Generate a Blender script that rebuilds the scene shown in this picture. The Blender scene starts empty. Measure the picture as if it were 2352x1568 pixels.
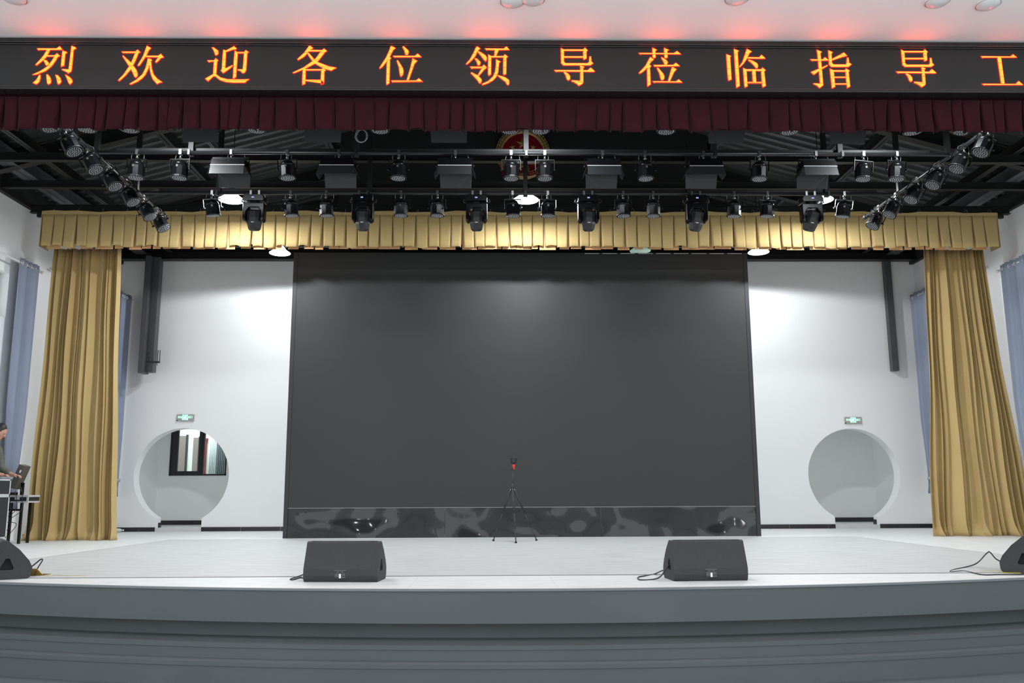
import bpy, bmesh, math, random
from mathutils import Vector, Matrix, Euler
from mathutils.geometry import tessellate_polygon
PI = math.pi
R = math.radians
C = bpy.context.scene.collection

# ---------------------------------------------------------------- camera, world, exposure
FPX, W, H = 2000.0, 2352, 1568
CAMX, CAMZ = -0.48, 0.76
YAW, PITCH, ROLL = R(1.0), R(9.8), 0.004
cam_d = bpy.data.cameras.new('camera')
cam_d.sensor_width = 36.0
cam_d.lens = 36.0 * FPX / W
cam_d.clip_end = 200
cam = bpy.data.objects.new('camera', cam_d)
C.objects.link(cam)
cam.matrix_world = (Matrix.Translation((CAMX, 0, CAMZ)) @ Matrix.Rotation(-YAW, 4, 'Z')
                    @ Matrix.Rotation(PI / 2 + PITCH, 4, 'X') @ Matrix.Rotation(-ROLL, 4, 'Z'))
bpy.context.scene.camera = cam

world = bpy.data.worlds.new('world')
bpy.context.scene.world = world
world.use_nodes = True
bg = world.node_tree.nodes['Background']
bg.inputs[0].default_value = (0.93, 0.97, 1.0, 1)
bg.inputs[1].default_value = 1.75
sc = bpy.context.scene
sc.view_settings.view_transform = 'Standard'
sc.view_settings.look = 'None'
sc.view_settings.gamma = 1.0
sc.view_settings.exposure = 0.0
sc.view_settings.use_curve_mapping = False
sc.cycles.max_bounces = 8
sc.cycles.diffuse_bounces = 5
sc.cycles.glossy_bounces = 4
sc.cycles.use_denoising = True
sc.cycles.sample_clamp_indirect = 6.0


def area_light(name, loc, power, size, color=(1, 1, 1), rot=(0, 0, 0), parent=None, spread=180):
    d = bpy.data.lights.new(name, 'AREA')
    d.shape = 'DISK'
    d.size = size
    d.energy = power
    d.color = color
    d.spread = R(spread)
    o = bpy.data.objects.new(name, d)
    C.objects.link(o)
    o.location = loc
    o.rotation_euler = rot
    o.parent = parent
    return o


# unseen fill lights above the audience, added to brighten hall and stage front
for hx in (-5, 0, 5):
    area_light('hall_fill', (hx, 5.2, 5.12), 34, 0.5, (1, 0.98, 0.95))


def ray(x, y):
    u = (x - W / 2) / FPX
    v = (H / 2 - y) / FPX
    c, s = math.cos(ROLL), math.sin(ROLL)
    u, v = u * c + v * s, -u * s + v * c
    d = (u, math.cos(PITCH) - v * math.sin(PITCH), math.sin(PITCH) + v * math.cos(PITCH))
    cy, sy = math.cos(YAW), math.sin(YAW)
    return Vector((d[0] * cy + d[1] * sy, -d[0] * sy + d[1] * cy, d[2]))


def atY(x, y, Y):
    d = ray(x, y)
    t = Y / d.y
    return Vector((CAMX + t * d.x, Y, CAMZ + t * d.z))


def atZ(x, y, Z):
    d = ray(x, y)
    t = (Z - CAMZ) / d.z
    return Vector((CAMX + t * d.x, t * d.y, Z))


# ---------------------------------------------------------------- materials
def mat(name, col, rough=0.6, metal=0.0, noise=0.0, scale=6.0, bump=0.0, bscale=40.0, emis=None, estr=0.0,
        coat=0.0, sheen=0.0, stretch=None, spec=0.5, bdist=0.02, bdetail=3):
    m = bpy.data.materials.new(name)
    m.use_nodes = True
    nt = m.node_tree
    b = nt.nodes['Principled BSDF']
    b.inputs['Base Color'].default_value = (*col, 1)
    b.inputs['Roughness'].default_value = rough
    b.inputs['Metallic'].default_value = metal
    b.inputs['Coat Weight'].default_value = coat
    b.inputs['Sheen Weight'].default_value = sheen
    b.inputs['Specular IOR Level'].default_value = spec
    tc = nt.nodes.new('ShaderNodeTexCoord')
    mp = nt.nodes.new('ShaderNodeMapping')
    nt.links.new(tc.outputs['Object'], mp.inputs['Vector'])
    if stretch:
        mp.inputs['Scale'].default_value = stretch
    if noise > 0:
        n = nt.nodes.new('ShaderNodeTexNoise')
        n.inputs['Scale'].default_value = scale
        n.inputs['Detail'].default_value = 5
        r = nt.nodes.new('ShaderNodeMix')
        r.data_type = 'RGBA'
        r.inputs[6].default_value = (*[c * (1 - noise) for c in col], 1)
        r.inputs[7].default_value = (*[min(1, c * (1 + noise)) for c in col], 1)
        nt.links.new(mp.outputs[0], n.inputs['Vector'])
        nt.links.new(n.outputs['Fac'], r.inputs[0])
        nt.links.new(r.outputs[2], b.inputs['Base Color'])
    if bump > 0:
        n2 = nt.nodes.new('ShaderNodeTexNoise')
        n2.inputs['Scale'].default_value = bscale
        n2.inputs['Detail'].default_value = bdetail
        bp = nt.nodes.new('ShaderNodeBump')
        bp.inputs['Strength'].default_value = bump
        bp.inputs['Distance'].default_value = bdist
        nt.links.new(mp.outputs[0], n2.inputs['Vector'])
        nt.links.new(n2.outputs['Fac'], bp.inputs['Height'])
        nt.links.new(bp.outputs[0], b.inputs['Normal'])
    if emis:
        b.inputs['Emission Color'].default_value = (*emis, 1)
        b.inputs['Emission Strength'].default_value = estr
    return m


M = {}
M['white_wall'] = mat('white_wall', (0.86, 0.87, 0.88), 0.7, noise=0.015, scale=1.2, bump=0.02, bscale=8)
M['corridor_wall'] = mat('corridor_wall', (0.84, 0.85, 0.85), 0.7, noise=0.015, scale=1.2)
M['ceiling_white'] = mat('ceiling_white', (0.89, 0.89, 0.89), 0.7, noise=0.01, scale=1)
M['grey_paint'] = mat('grey_paint', (0.095, 0.111, 0.117), 0.6, noise=0.12, scale=1.6, bump=0.03, bscale=5)
M['stage_lip'] = mat('stage_lip', (0.19, 0.215, 0.23), 0.5, noise=0.08, scale=4)
M['black_steel'] = mat('black_steel', (0.009, 0.009, 0.0095), 0.5, noise=0.3, scale=5)
M['column_steel'] = mat('column_steel', (0.075, 0.078, 0.083), 0.45, noise=0.25, scale=8)
M['roof_dark'] = mat('roof_dark', (0.05, 0.052, 0.05), 0.5, noise=0.2, scale=2)
M['fascia_black'] = mat('fascia_black', (0.010, 0.010, 0.011), 0.7, noise=0.2, scale=3)
M['black_skirting'] = mat('black_skirting', (0.025, 0.025, 0.028), 0.25, noise=0.3, scale=10)
M['marble'] = mat('marble', (0.62, 0.63, 0.62), 0.35, noise=0.12, scale=4)
M['gold'] = mat('gold', (0.49, 0.355, 0.152), 0.85, noise=0.07, scale=3, bump=0.05, bscale=60, sheen=0.15, spec=0.2)
M['gold_lining'] = mat('gold_lining', (0.60, 0.33, 0.14), 0.8, noise=0.08, scale=8)
M['maroon'] = mat('maroon', (0.036, 0.0075, 0.013), 0.9, noise=0.3, scale=6, bump=0.1, bscale=30, sheen=0.04, spec=0.08)
M['blue_cloth'] = mat('blue_cloth', (0.25, 0.29, 0.385), 0.6, noise=0.05, scale=4, sheen=0.3)
M['grey_band'] = mat('grey_band', (0.42, 0.45, 0.50), 0.6, noise=0.05)
M['fixture'] = mat('fixture', (0.004, 0.004, 0.005), 0.3, noise=0.2, scale=10, spec=0.3)
M['fixture_satin'] = mat('fixture_satin', (0.016, 0.017, 0.019), 0.42, noise=0.15, scale=10)
M['fixture_dark'] = mat('fixture_dark', (0.006, 0.006, 0.007), 0.6, noise=0.1)
M['chrome'] = mat('chrome', (0.40, 0.40, 0.40), 0.35, metal=1.0, noise=0.1)
M['bead'] = mat('bead', (0.42, 0.43, 0.44), 0.25, noise=0.05)
M['cable_grey'] = mat('cable_grey', (0.25, 0.25, 0.26), 0.5, noise=0.1)
M['cable_black'] = mat('cable_black', (0.03, 0.03, 0.035), 0.5, noise=0.1)
M['lamp_on'] = mat('lamp_on', (0.9, 0.9, 0.9), 0.5, noise=0.01, emis=(0.95, 0.98, 1.0), estr=5.0)
M['lamp_rim'] = mat('lamp_rim', (0.8, 0.8, 0.8), 0.4, noise=0.02)
M['lamp_off'] = mat('lamp_off', (0.5, 0.55, 0.5), 0.4, noise=0.02, emis=(0.6, 1.0, 0.75), estr=0.25)
M['box_black'] = mat('box_black', (0.029, 0.031, 0.031), 0.6, noise=0.2, scale=60, bump=0.25, bscale=220)
M['plate_black'] = mat('plate_black', (0.02, 0.02, 0.02), 0.4, noise=0.1)
M['print_grey'] = mat('print_grey', (0.22, 0.22, 0.22), 0.5, noise=0.1)
M['print_white'] = mat('print_white', (0.8, 0.8, 0.8), 0.5, noise=0.05)
M['screen_black'] = mat('screen_black', (0.020, 0.0215, 0.021), 0.52, noise=0.03, scale=30, spec=0.5)
M['screen_frame'] = mat('screen_frame', (0.02, 0.02, 0.023), 0.5, noise=0.1)
M['screen_base'] = mat('screen_base', (0.022, 0.024, 0.024), 0.10, noise=0.1, bump=1.0, bscale=1.1, stretch=(1, 1, 1.2), bdist=0.42, bdetail=1)
M['banner_panel'] = mat('banner_panel', (0.013, 0.0135, 0.0135), 0.6, noise=0.06, scale=20)
M['banner_frame'] = mat('banner_frame', (0.018, 0.016, 0.016), 0.25, noise=0.1)
M['red_metal'] = mat('red_metal', (0.75, 0.04, 0.015), 0.4, noise=0.05)
M['emblem_red'] = mat('emblem_red', (0.20, 0.006, 0.016), 0.35, noise=0.08)
M['emblem_gold'] = mat('emblem_gold', (0.36, 0.25, 0.09), 0.45, metal=0.35, noise=0.2, scale=30)
M['aluminium'] = mat('aluminium', (0.55, 0.56, 0.57), 0.4, metal=0.15, noise=0.1, scale=20)
M['case_black'] = mat('case_black', (0.018, 0.019, 0.022), 0.6, noise=0.1)
M['display_back'] = mat('display_back', (0.10, 0.098, 0.082), 0.35, noise=0.05)
M['paper'] = mat('paper', (0.75, 0.76, 0.78), 0.6, noise=0.03)
M['brass'] = mat('brass', (0.55, 0.38, 0.10), 0.35, metal=0.7, noise=0.1)
M['brick_red'] = mat('brick_red', (0.42, 0.16, 0.09), 0.8, noise=0.15, scale=14)
M['plastic_clear'] = mat('plastic_clear', (0.7, 0.72, 0.72), 0.2, noise=0.1)
M['skin'] = mat('skin', (0.50, 0.26, 0.19), 0.55, noise=0.05)
M['hair'] = mat('hair', (0.012, 0.011, 0.011), 0.5, noise=0.2, scale=60)
M['jacket'] = mat('jacket', (0.115, 0.125, 0.105), 0.8, noise=0.15, scale=12, bump=0.2, bscale=12)
M['trousers'] = mat('trousers', (0.02, 0.022, 0.028), 0.8, noise=0.15, scale=12)
M['sign_grey'] = mat('sign_grey', (0.36, 0.37, 0.35), 0.4, noise=0.05)
M['sign_green'] = mat('sign_green', (0.02, 0.35, 0.15), 0.5, noise=0.02, emis=(0.02, 0.45, 0.18), estr=0.7)
M['sign_lit'] = mat('sign_lit', (0.7, 1.0, 0.85), 0.5, noise=0.02, emis=(0.40, 1.0, 0.70), estr=1.0)
M['mint_wall'] = mat('mint_wall', (0.68, 0.78, 0.72), 0.7, noise=0.02)
M['taupe'] = mat('taupe', (0.20, 0.175, 0.165), 0.5, noise=0.06, scale=8)
M['dark_red'] = mat('dark_red', (0.30, 0.012, 0.02), 0.5, noise=0.05)
M['pale_cloth'] = mat('pale_cloth', (0.60, 0.66, 0.68), 0.7, noise=0.04)
M['slate_cloth'] = mat('slate_cloth', (0.19, 0.23, 0.26), 0.7, noise=0.06)
M['black_frame'] = mat('black_frame', (0.015, 0.017, 0.02), 0.35, noise=0.1)
M['yellow'] = mat('yellow', (0.6, 0.5, 0.05), 0.5, noise=0.05)
M['blue_display'] = mat('blue_display', (0.1, 0.1, 0.4), 0.5, noise=0.05, emis=(0.45, 0.5, 1.0), estr=0.8)


def glass_mat():
    m = bpy.data.materials.new('window_glass')
    m.use_nodes = True
    b = m.node_tree.nodes['Principled BSDF']
    b.inputs['Base Color'].default_value = (0.97, 1, 0.99, 1)
    b.inputs['Roughness'].default_value = 0.0
    b.inputs['Transmission Weight'].default_value = 1.0
    b.inputs['IOR'].default_value = 1.02
    n = m.node_tree.nodes.new('ShaderNodeTexNoise')
    mr = m.node_tree.nodes.new('ShaderNodeMapRange')
    mr.inputs[3].default_value = 0.0
    mr.inputs[4].default_value = 0.03
    m.node_tree.links.new(n.outputs['Fac'], mr.inputs[0])
    m.node_tree.links.new(mr.outputs[0], b.inputs['Roughness'])
    return m


M['glass'] = glass_mat()


def floor_mat(name, base, streak, seam, tx, ty, joint=0.004, streak_scale=(0.7, 14, 1), rough=0.35):
    """pale sheet or tile floor: grain running across the stage and thin joints on a grid"""
    m = bpy.data.materials.new(name)
    m.use_nodes = True
    nt = m.node_tree
    N, L = nt.nodes, nt.links
    b = N['Principled BSDF']
    b.inputs['Roughness'].default_value = rough
    tc = N.new('ShaderNodeTexCoord')
    mp = N.new('ShaderNodeMapping')
    mp.inputs['Scale'].default_value = streak_scale
    L.new(tc.outputs['Object'], mp.inputs['Vector'])
    n1 = N.new('ShaderNodeTexNoise')
    n1.inputs['Scale'].default_value = 2.2
    n1.inputs['Detail'].default_value = 8
    n1.inputs['Roughness'].default_value = 0.65
    L.new(mp.outputs[0], n1.inputs['Vector'])
    cr = N.new('ShaderNodeValToRGB')
    cr.color_ramp.elements[0].position = 0.33
    cr.color_ramp.elements[0].color = (*streak, 1)
    cr.color_ramp.elements[1].position = 0.55
    cr.color_ramp.elements[1].color = (*base, 1)
    L.new(n1.outputs['Fac'], cr.inputs[0])
    sep = N.new('ShaderNodeSeparateXYZ')
    L.new(tc.outputs['Object'], sep.inputs[0])
    masks = []
    for ax, t in ((0, tx), (1, ty)):
        if not t:
            continue
        d = N.new('ShaderNodeMath'); d.operation = 'DIVIDE'; d.inputs[1].default_value = t
        L.new(sep.outputs[ax], d.inputs[0])
        f = N.new('ShaderNodeMath'); f.operation = 'FRACT'
        L.new(d.outputs[0], f.inputs[0])
        lt = N.new('ShaderNodeMath'); lt.operation = 'LESS_THAN'; lt.inputs[1].default_value = joint / t
        L.new(f.outputs[0], lt.inputs[0])
        masks.append(lt)
    mx = N.new('ShaderNodeMath'); mx.operation = 'MAXIMUM'
    L.new(masks[0].outputs[0], mx.inputs[0])
    if len(masks) > 1:
        L.new(masks[1].outputs[0], mx.inputs[1])
    mixc = N.new('ShaderNodeMix'); mixc.data_type = 'RGBA'
    L.new(mx.outputs[0], mixc.inputs[0])
    L.new(cr.outputs[0], mixc.inputs[6])
    mixc.inputs[7].default_value = (*seam, 1)
    L.new(mixc.outputs[2], b.inputs['Base Color'])
    return m


M['stage_tile'] = floor_mat('stage_tile', (0.72, 0.73, 0.725), (0.62, 0.63, 0.62), (0.58, 0.59, 0.585), 1.2, 0.6, 0.004, (1.5, 5, 1), 0.45)
M['stage_mat'] = floor_mat('stage_mat', (0.62, 0.625, 0.62), (0.30, 0.305, 0.30), (0.50, 0.505, 0.50), 3.0, 0, 0.003, (0.8, 14, 1), 0.5)


def led_mat(name, col, strength, dim):
    """lit diodes in modules, also the red halo painted round them: a thin dimmer line where two module rows meet"""
    m = bpy.data.materials.new(name)
    m.use_nodes = True
    nt = m.node_tree
    N, L = nt.nodes, nt.links
    b = N['Principled BSDF']
    b.inputs['Base Color'].default_value = (0.03, 0.01, 0.005, 1)
    b.inputs['Emission Color'].default_value = (*col, 1)
    tc = N.new('ShaderNodeTexCoord')
    sep = N.new('ShaderNodeSeparateXYZ')
    L.new(tc.outputs['Object'], sep.inputs[0])
    a = N.new('ShaderNodeMath'); a.operation = 'SUBTRACT'; a.inputs[1].default_value = 4.652
    L.new(sep.outputs[2], a.inputs[0])
    d = N.new('ShaderNodeMath'); d.operation = 'DIVIDE'; d.inputs[1].default_value = 0.0742
    L.new(a.outputs[0], d.inputs[0])
    f = N.new('ShaderNodeMath'); f.operation = 'FRACT'
    L.new(d.outputs[0], f.inputs[0])
    g = N.new('ShaderNodeMath'); g.operation = 'LESS_THAN'; g.inputs[1].default_value = 0.10
    L.new(f.outputs[0], g.inputs[0])
    mr = N.new('ShaderNodeMapRange')
    mr.inputs[3].default_value = strength
    mr.inputs[4].default_value = strength * dim
    L.new(g.outputs[0], mr.inputs[0])
    L.new(mr.outputs[0], b.inputs['Emission Strength'])
    return m


M['led_yellow'] = led_mat('led_yellow', (1.0, 0.062, 0.005), 11.5, 0.55)
M['halo_red'] = led_mat('halo_red', (1.0, 0.012, 0.014), 1.4, 0.8)  # lens bloom round the strokes, given a red glow of its own


def roof_mat():
    m = mat('roof_sheet', (0.036, 0.038, 0.037), 0.5, noise=0.25, scale=1.5)
    return m


M['roof_sheet'] = roof_mat()  # dark painted ribbed sheet


# ---------------------------------------------------------------- mesh helpers
class MB:
    def __init__(self):
        self.v, self.f, self.sm = [], [], []

    def add(self, vs, fs, mx=None, smooth=False):
        o = len(self.v)
        for p in vs:
            p = Vector(p)
            self.v.append(mx @ p if mx else p)
        for f in fs:
            self.f.append([i + o for i in f])
            self.sm.append(smooth)
        return self

    def box(self, x0, x1, y0, y1, z0, z1, mx=None):
        x0, x1 = sorted((x0, x1)); y0, y1 = sorted((y0, y1)); z0, z1 = sorted((z0, z1))
        vs = [(x, y, z) for z in (z0, z1) for y in (y0, y1) for x in (x0, x1)]
        return self.add(vs, [(0, 2, 3, 1), (4, 5, 7, 6), (0, 1, 5, 4), (2, 6, 7, 3), (0, 4, 6, 2), (1, 3, 7, 5)], mx)

    def cyl(self, p0, p1, r, n=12, r2=None, cap=True, smooth=True, mx=None):
        p0, p1 = Vector(p0), Vector(p1)
        r2 = r if r2 is None else r2
        d = (p1 - p0).normalized()
        a = d.orthogonal().normalized()
        b = d.cross(a)
        vs = []
        for p, rr in ((p0, r), (p1, r2)):
            for i in range(n):
                t = 2 * PI * i / n
                vs.append(p + a * (rr * math.cos(t)) + b * (rr * math.sin(t)))
        self.add(vs, [(i, (i + 1) % n, n + (i + 1) % n, n + i) for i in range(n)], mx, smooth)
        if cap:
            self.add(vs[:n], [tuple(reversed(range(n)))], mx)
            self.add(vs[n:], [tuple(range(n))], mx)
        return self

    def tube(self, pts, r, n=6, mx=None):
        pts = [Vector(p) for p in pts]
        vs = []
        a = None
        for i, p in enumerate(pts):
            d = (pts[min(i + 1, len(pts) - 1)] - pts[max(i - 1, 0)]).normalized()
            if a is None:
                a = d.orthogonal().normalized()
            a = (a - d * a.dot(d))
            a = a.normalized() if a.length > 1e-6 else d.orthogonal().normalized()
            b = d.cross(a)
            for k in range(n):
                t = 2 * PI * k / n
                vs.append(p + a * (r * math.cos(t)) + b * (r * math.sin(t)))
        fs = [(i * n + k, i * n + (k + 1) % n, (i + 1) * n + (k + 1) % n, (i + 1) * n + k)
              for i in range(len(pts) - 1) for k in range(n)]
        fs.append(tuple(reversed(range(n))))
        fs.append(tuple(range((len(pts) - 1) * n, len(pts) * n)))
        return self.add(vs, fs, mx, True)

    def lathe(self, prof, n=24, mx=None, smooth=True, capt=True, capb=True, rot=0.0):
        """profile [(r, z)...] about z"""
        vs = [(r * math.cos(2 * PI * k / n + rot), r * math.sin(2 * PI * k / n + rot), z) for r, z in prof for k in range(n)]
        fs = [(i * n + k, i * n + (k + 1) % n, (i + 1) * n + (k + 1) % n, (i + 1) * n + k)
              for i in range(len(prof) - 1) for k in range(n)]
        self.add(vs, fs, mx, smooth)
        if capb:
            self.add(vs[:n], [tuple(reversed(range(n)))], mx)
        if capt:
            self.add(vs[-n:], [tuple(range(n))], mx)
        return self

    def prism(self, poly, d0, d1, axis='Y', mx=None):
        """poly of 2D points extruded from d0 to d1 along axis; X: (y,z), Y: (x,z), Z: (x,y)"""
        def p3(p, d):
            return {'X': (d, p[0], p[1]), 'Y': (p[0], d, p[1]), 'Z': (p[0], p[1], d)}[axis]
        n = len(poly)
        a = [p3(p, d0) for p in poly]
        b = [p3(p, d1) for p in poly]
        tris = tessellate_polygon([[Vector((p[0], p[1], 0)) for p in poly]])
        self.add(a, [tuple(t) for t in tris], mx)
        self.add(b, [tuple(reversed(t)) for t in tris], mx)
        self.add(a + b, [(i, (i + 1) % n, n + (i + 1) % n, n + i) for i in range(n)], mx)
        return self

    def sphere(self, c, r, n=12, m=8, sc_=(1, 1, 1), mx=None):
        c = Vector(c)
        prof = [(max(1e-4, r * math.sin(PI * i / m)), -r * math.cos(PI * i / m)) for i in range(m + 1)]
        vs = [c + Vector((pr * math.cos(2 * PI * k / n) * sc_[0], pr * math.sin(2 * PI * k / n) * sc_[1], z * sc_[2]))
              for pr, z in prof for k in range(n)]
        fs = [(i * n + k, i * n + (k + 1) % n, (i + 1) * n + (k + 1) % n, (i + 1) * n + k) for i in range(m) for k in range(n)]
        return self.add(vs, fs, mx, True)

    def build(self, name, m, parent=None, fix=True, bevel=0.0, mx=None):
        me = bpy.data.meshes.new(name)
        me.from_pydata([tuple(p) for p in self.v], [], self.f)
        me.polygons.foreach_set('use_smooth', self.sm)
        if fix:
            bm = bmesh.new()
            bm.from_mesh(me)
            bmesh.ops.remove_doubles(bm, verts=bm.verts, dist=1e-5)
            bmesh.ops.recalc_face_normals(bm, faces=bm.faces)
            bm.to_mesh(me)
            bm.free()
        me.materials.append(M[m] if isinstance(m, str) else m)
        o = bpy.data.objects.new(name, me)
        C.objects.link(o)
        if parent:
            o.parent = parent
        if mx:
            o.matrix_local = mx
        if bevel:
            b = o.modifiers.new('bevel', 'BEVEL')
            b.width = bevel
            b.segments = 2
            b.limit_method = 'ANGLE'
            b.angle_limit = R(40)
        return o


def tag(o, label, cat, group=None, kind=None):
    o['label'] = label
    o['category'] = cat
    if group:
        o['group'] = group
    if kind:
        o['kind'] = kind
    return o


def struct(o, label=None):
    o['kind'] = 'structure'
    if label:
        o['label'] = label
    return o


def thing(name, label, cat, loc=(0, 0, 0), rotz=0, group=None):
    o = bpy.data.objects.new(name, None)
    o.empty_display_size = 0.1
    C.objects.link(o)
    o.location = loc
    o.rotation_euler = (0, 0, rotz)
    return tag(o, label, cat, group)


def dup(root, loc, rotz, label):
    r = root.copy()
    C.objects.link(r)
    r.location = loc
    r.rotation_euler = (0, 0, rotz)
    r['label'] = label
    for ch in list(root.children):
        c = ch.copy()
        C.objects.link(c)
        c.parent = r
        for g in list(ch.children):
            d = g.copy()
            C.objects.link(d)
            d.parent = c
    return r


ORD = ['first', 'second', 'third', 'fourth', 'fifth', 'sixth', 'seventh', 'eighth', 'ninth', 'tenth', 'eleventh', 'twelfth', 'thirteenth']


def rank(i, n):
    if i == 0:
        return 'leftmost'
    if i == n - 1:
        return 'rightmost'
    if i <= (n - 1) // 2:
        return ORD[i] + ' from the left'
    return ORD[n - 1 - i] + ' from the right'


# ---------------------------------------------------------------- room shell
WX = 8.5
YB = 18.1            # back wall face
ZW = 5.56            # top of the white side walls
RC = 14.3            # radius of the bowed stage front
YF = 7.13


def arc_pts(y_mid, x0=-8.5, x1=8.5, n=48, cx=-0.15):
    rr = RC + (YF - y_mid)
    yc = YF + RC
    out = []
    for i in range(n + 1):
        x = x0 + (x1 - x0) * i / n
        out.append((x, yc - math.sqrt(rr * rr - (x - cx) ** 2)))
    return out


def curved_slab(name, y_mid, y_back, z0, z1, m):
    a = arc_pts(y_mid)
    poly = a + [(8.5, y_back), (-8.5, y_back)]
    return MB().prism(poly, z0, z1, 'Z').build(name, m)


def curved_band(y0, y1, z0, z1):
    a, b = arc_pts(y0), arc_pts(y1)
    return MB().prism(a + list(reversed(b)), z0, z1, 'Z')


struct(MB().box(-8.5, 8.5, 1.5, 9.0, -0.82, -0.68).build('floor', 'grey_paint'))
# stage deck, its lip, fascia, recess and two shallow steps
struct(curved_slab('stage_platform', 7.15, 18.1, -0.26, 0.0, 'stage_tile'))
struct(curved_band(7.13, 7.16, -0.262, -0.012).build('trim_1', 'grey_paint'))
struct(curved_band(7.12, 7.165, -0.014, 0.002).build('trim_2', 'stage_lip'))
struct(curved_band(7.30, 9.0, -0.70, -0.262).build('trim_3', 'grey_paint'))
struct(curved_band(6.93, 7.32, -0.505, -0.395).build('trim_4', 'grey_paint'))
struct(curved_band(6.923, 7.0, -0.425, -0.394).build('trim_nosing', 'grey_paint'))
struct(curved_band(6.773, 6.9, -0.535, -0.504).build('trim_nosing_lower', 'grey_paint'))
struct(curved_band(6.78, 7.32, -0.70, -0.505).build('trim_5', 'grey_paint'))

# mat laid on the stage
mat_poly = [(-6.02, 8.27), (5.52, 8.27), (5.46, 14.74), (-5.86, 14.80)]
t = thing('stage_mat', 'pale grey wood-look sheet covering the middle of the white stage floor', 'floor covering')
MB().prism(mat_poly, 0.0, 0.005, 'Z').build('sheet', 'stage_mat', t)
edge = MB()
for i in range(4):
    a, b = Vector(mat_poly[i]), Vector(mat_poly[(i + 1) % 4])
    dn = (b - a).normalized()
    nn = Vector((-dn.y, dn.x)) * 0.009
    edge.prism([tuple(a), tuple(b), tuple(b - nn), tuple(a - nn)], 0.0, 0.006, 'Z')
o = edge.build('seam_tape', 'print_grey', t)
o['label'] = 'thin dark seam round the sheet'

# hall ceiling in front of the banner
struct(MB().box(-8.5, 8.5, 3.0, 8.02, 5.17, 5.3).build('ceiling', 'ceiling_white'))

# side walls
wl = MB()
wl.box(-8.75, -8.5, 3.0, 12.4, -0.7, ZW)
wl.box(-8.75, -8.5, 12.4, 14.07, -0.7, 3.59)
wl.box(-8.75, -8.5, 12.4, 14.07, 4.335, ZW)
wl.box(-8.75, -8.5, 14.07, 20.5, -0.7, ZW)
struct(wl.build('wall_left', 'white_wall'))
struct(MB().box(8.5, 8.75, 3.0, 20.5, -0.7, ZW).build('wall_right', 'white_wall'))


def gate_outline(cx, cz, r, hw):
    z0 = cz - math.sqrt(r * r - hw * hw)
    a0 = math.atan2(z0 - cz, -hw)
    a1 = math.atan2(z0 - cz, hw)
    pts = [(cx - hw, 0.0), (cx - hw, z0)]
    n = 60
    s, e = a0 + 2 * PI if a0 < 0 else a0, a1
    for i in range(1, n):
        t_ = s + (e - s) * i / n
        pts.append((cx + r * math.cos(t_), cz + r * math.sin(t_)))
    pts += [(cx + hw, z0), (cx + hw, 0.0)]
    return pts


GL = (-6.93, 1.115, 0.965, 0.462)
GR = (6.905, 1.08, 0.955, 0.458)
outline = [(-8.5, 0)] + gate_outline(*GL) + gate_outline(*GR) + [(8.5, 0), (8.5, 5.74), (-8.5, 5.74)]
struct(MB().prism(outline, YB, YB + 0.28, 'Y').build('wall_back', 'white_wall'))


# skirting tiles along the back wall, split at the gates; small gaps between tiles
def skirt(x0, x1, y, name, step=0.8):
    m = MB()
    x = x0
    while x < x1 - 0.01:
        xe = min(x + step, x1)
        m.box(x + 0.003, xe - 0.003, y - 0.012, y, 0.0, 0.085)
        x = xe
    return struct(m.build(name, 'black_skirting'))


skirt(-8.5, GL[0] - GL[3] - 0.0, YB, 'baseboard_back_left')
skirt(GL[0] + GL[3], -3.9, YB, 'baseboard_back_center')
skirt(3.9, GR[0] - GR[3], YB, 'baseboard_back_right')
skirt(GR[0] + GR[3], 8.5, YB, 'baseboard_back_corner')
struct(MB().box(8.485, 8.5, 15.2, 18.1, 0, 0.085).build('baseboard_right', 'black_skirting'))
struct(MB().box(-8.5, -8.485, 15.2, 18.1, 0, 0.085).build('baseboard_left', 'black_skirting'))
# black skirting inside the gate necks
nk = MB()
nk.box(GL[0] - GL[3], GL[0] - GL[3] + 0.012, YB + 0.14, YB + 0.28, 0.07, 0.17)
nk.box(GR[0] + GR[3] - 0.012, GR[0] + GR[3], YB + 0.14, YB + 0.28, 0.07, 0.17)
struct(nk.build('baseboard_gates', 'black_skirting'))

# corridor behind the gates
YC = 19.9
struct(MB().box(-8.5, 8.5, YB + 0.0, YC + 0.1, -0.1, 0.0).build('floor_back', 'marble'))
for g, nm in ((GL, 'floor_corridor_left'), (GR, 'floor_corridor_right')):
    m = MB()
    m.box(g[0] - g[3] + 0.001, g[0] + g[3] - 0.001, YB + 0.01, YB + 0.285, 0.0, 0.07)
    m.box(g[0] - 1.6 if g[0] > 0 else -8.1, g[0] + 1.6 if g[0] < 0 else 8.1, YB + 0.285, YC, 0.0, 0.07)
    struct(m.build(nm, 'marble'))
WXA, WXB, WZA, WZB = atY(388, 1092, YC).x, atY(519, 1092, YC).x, 1.15, 2.45
cw = MB()
cw.box(-8.1, WXA, YC, YC + 0.15, 0, 3.2)
cw.box(WXB, -4.2, YC, YC + 0.15, 0, 3.2)
cw.box(WXA, WXB, YC, YC + 0.15, 0, WZA)
cw.box(WXA, WXB, YC, YC + 0.15, WZB, 3.2)
struct(cw.build('wall_corridor_left', 'corridor_wall'))
struct(MB().box(4.2, 8.1, YC, YC + 0.15, 0, 3.2).build('wall_corridor_right', 'corridor_wall'))
struct(MB().box(-8.3, -8.1, YB + 0.28, YC + 0.1, 0, 3.2).build('wall_corridor_end_left', 'corridor_wall'))
struct(MB().box(8.1, 8.3, YB + 0.28, YC + 0.1, 0, 3.2).build('wall_corridor_end_right', 'corridor_wall'))
struct(MB().box(-8.1, 8.1, YB + 0.28, YC, 3.2, 3.3).build('ceiling_corridor', 'corridor_wall'))
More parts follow.
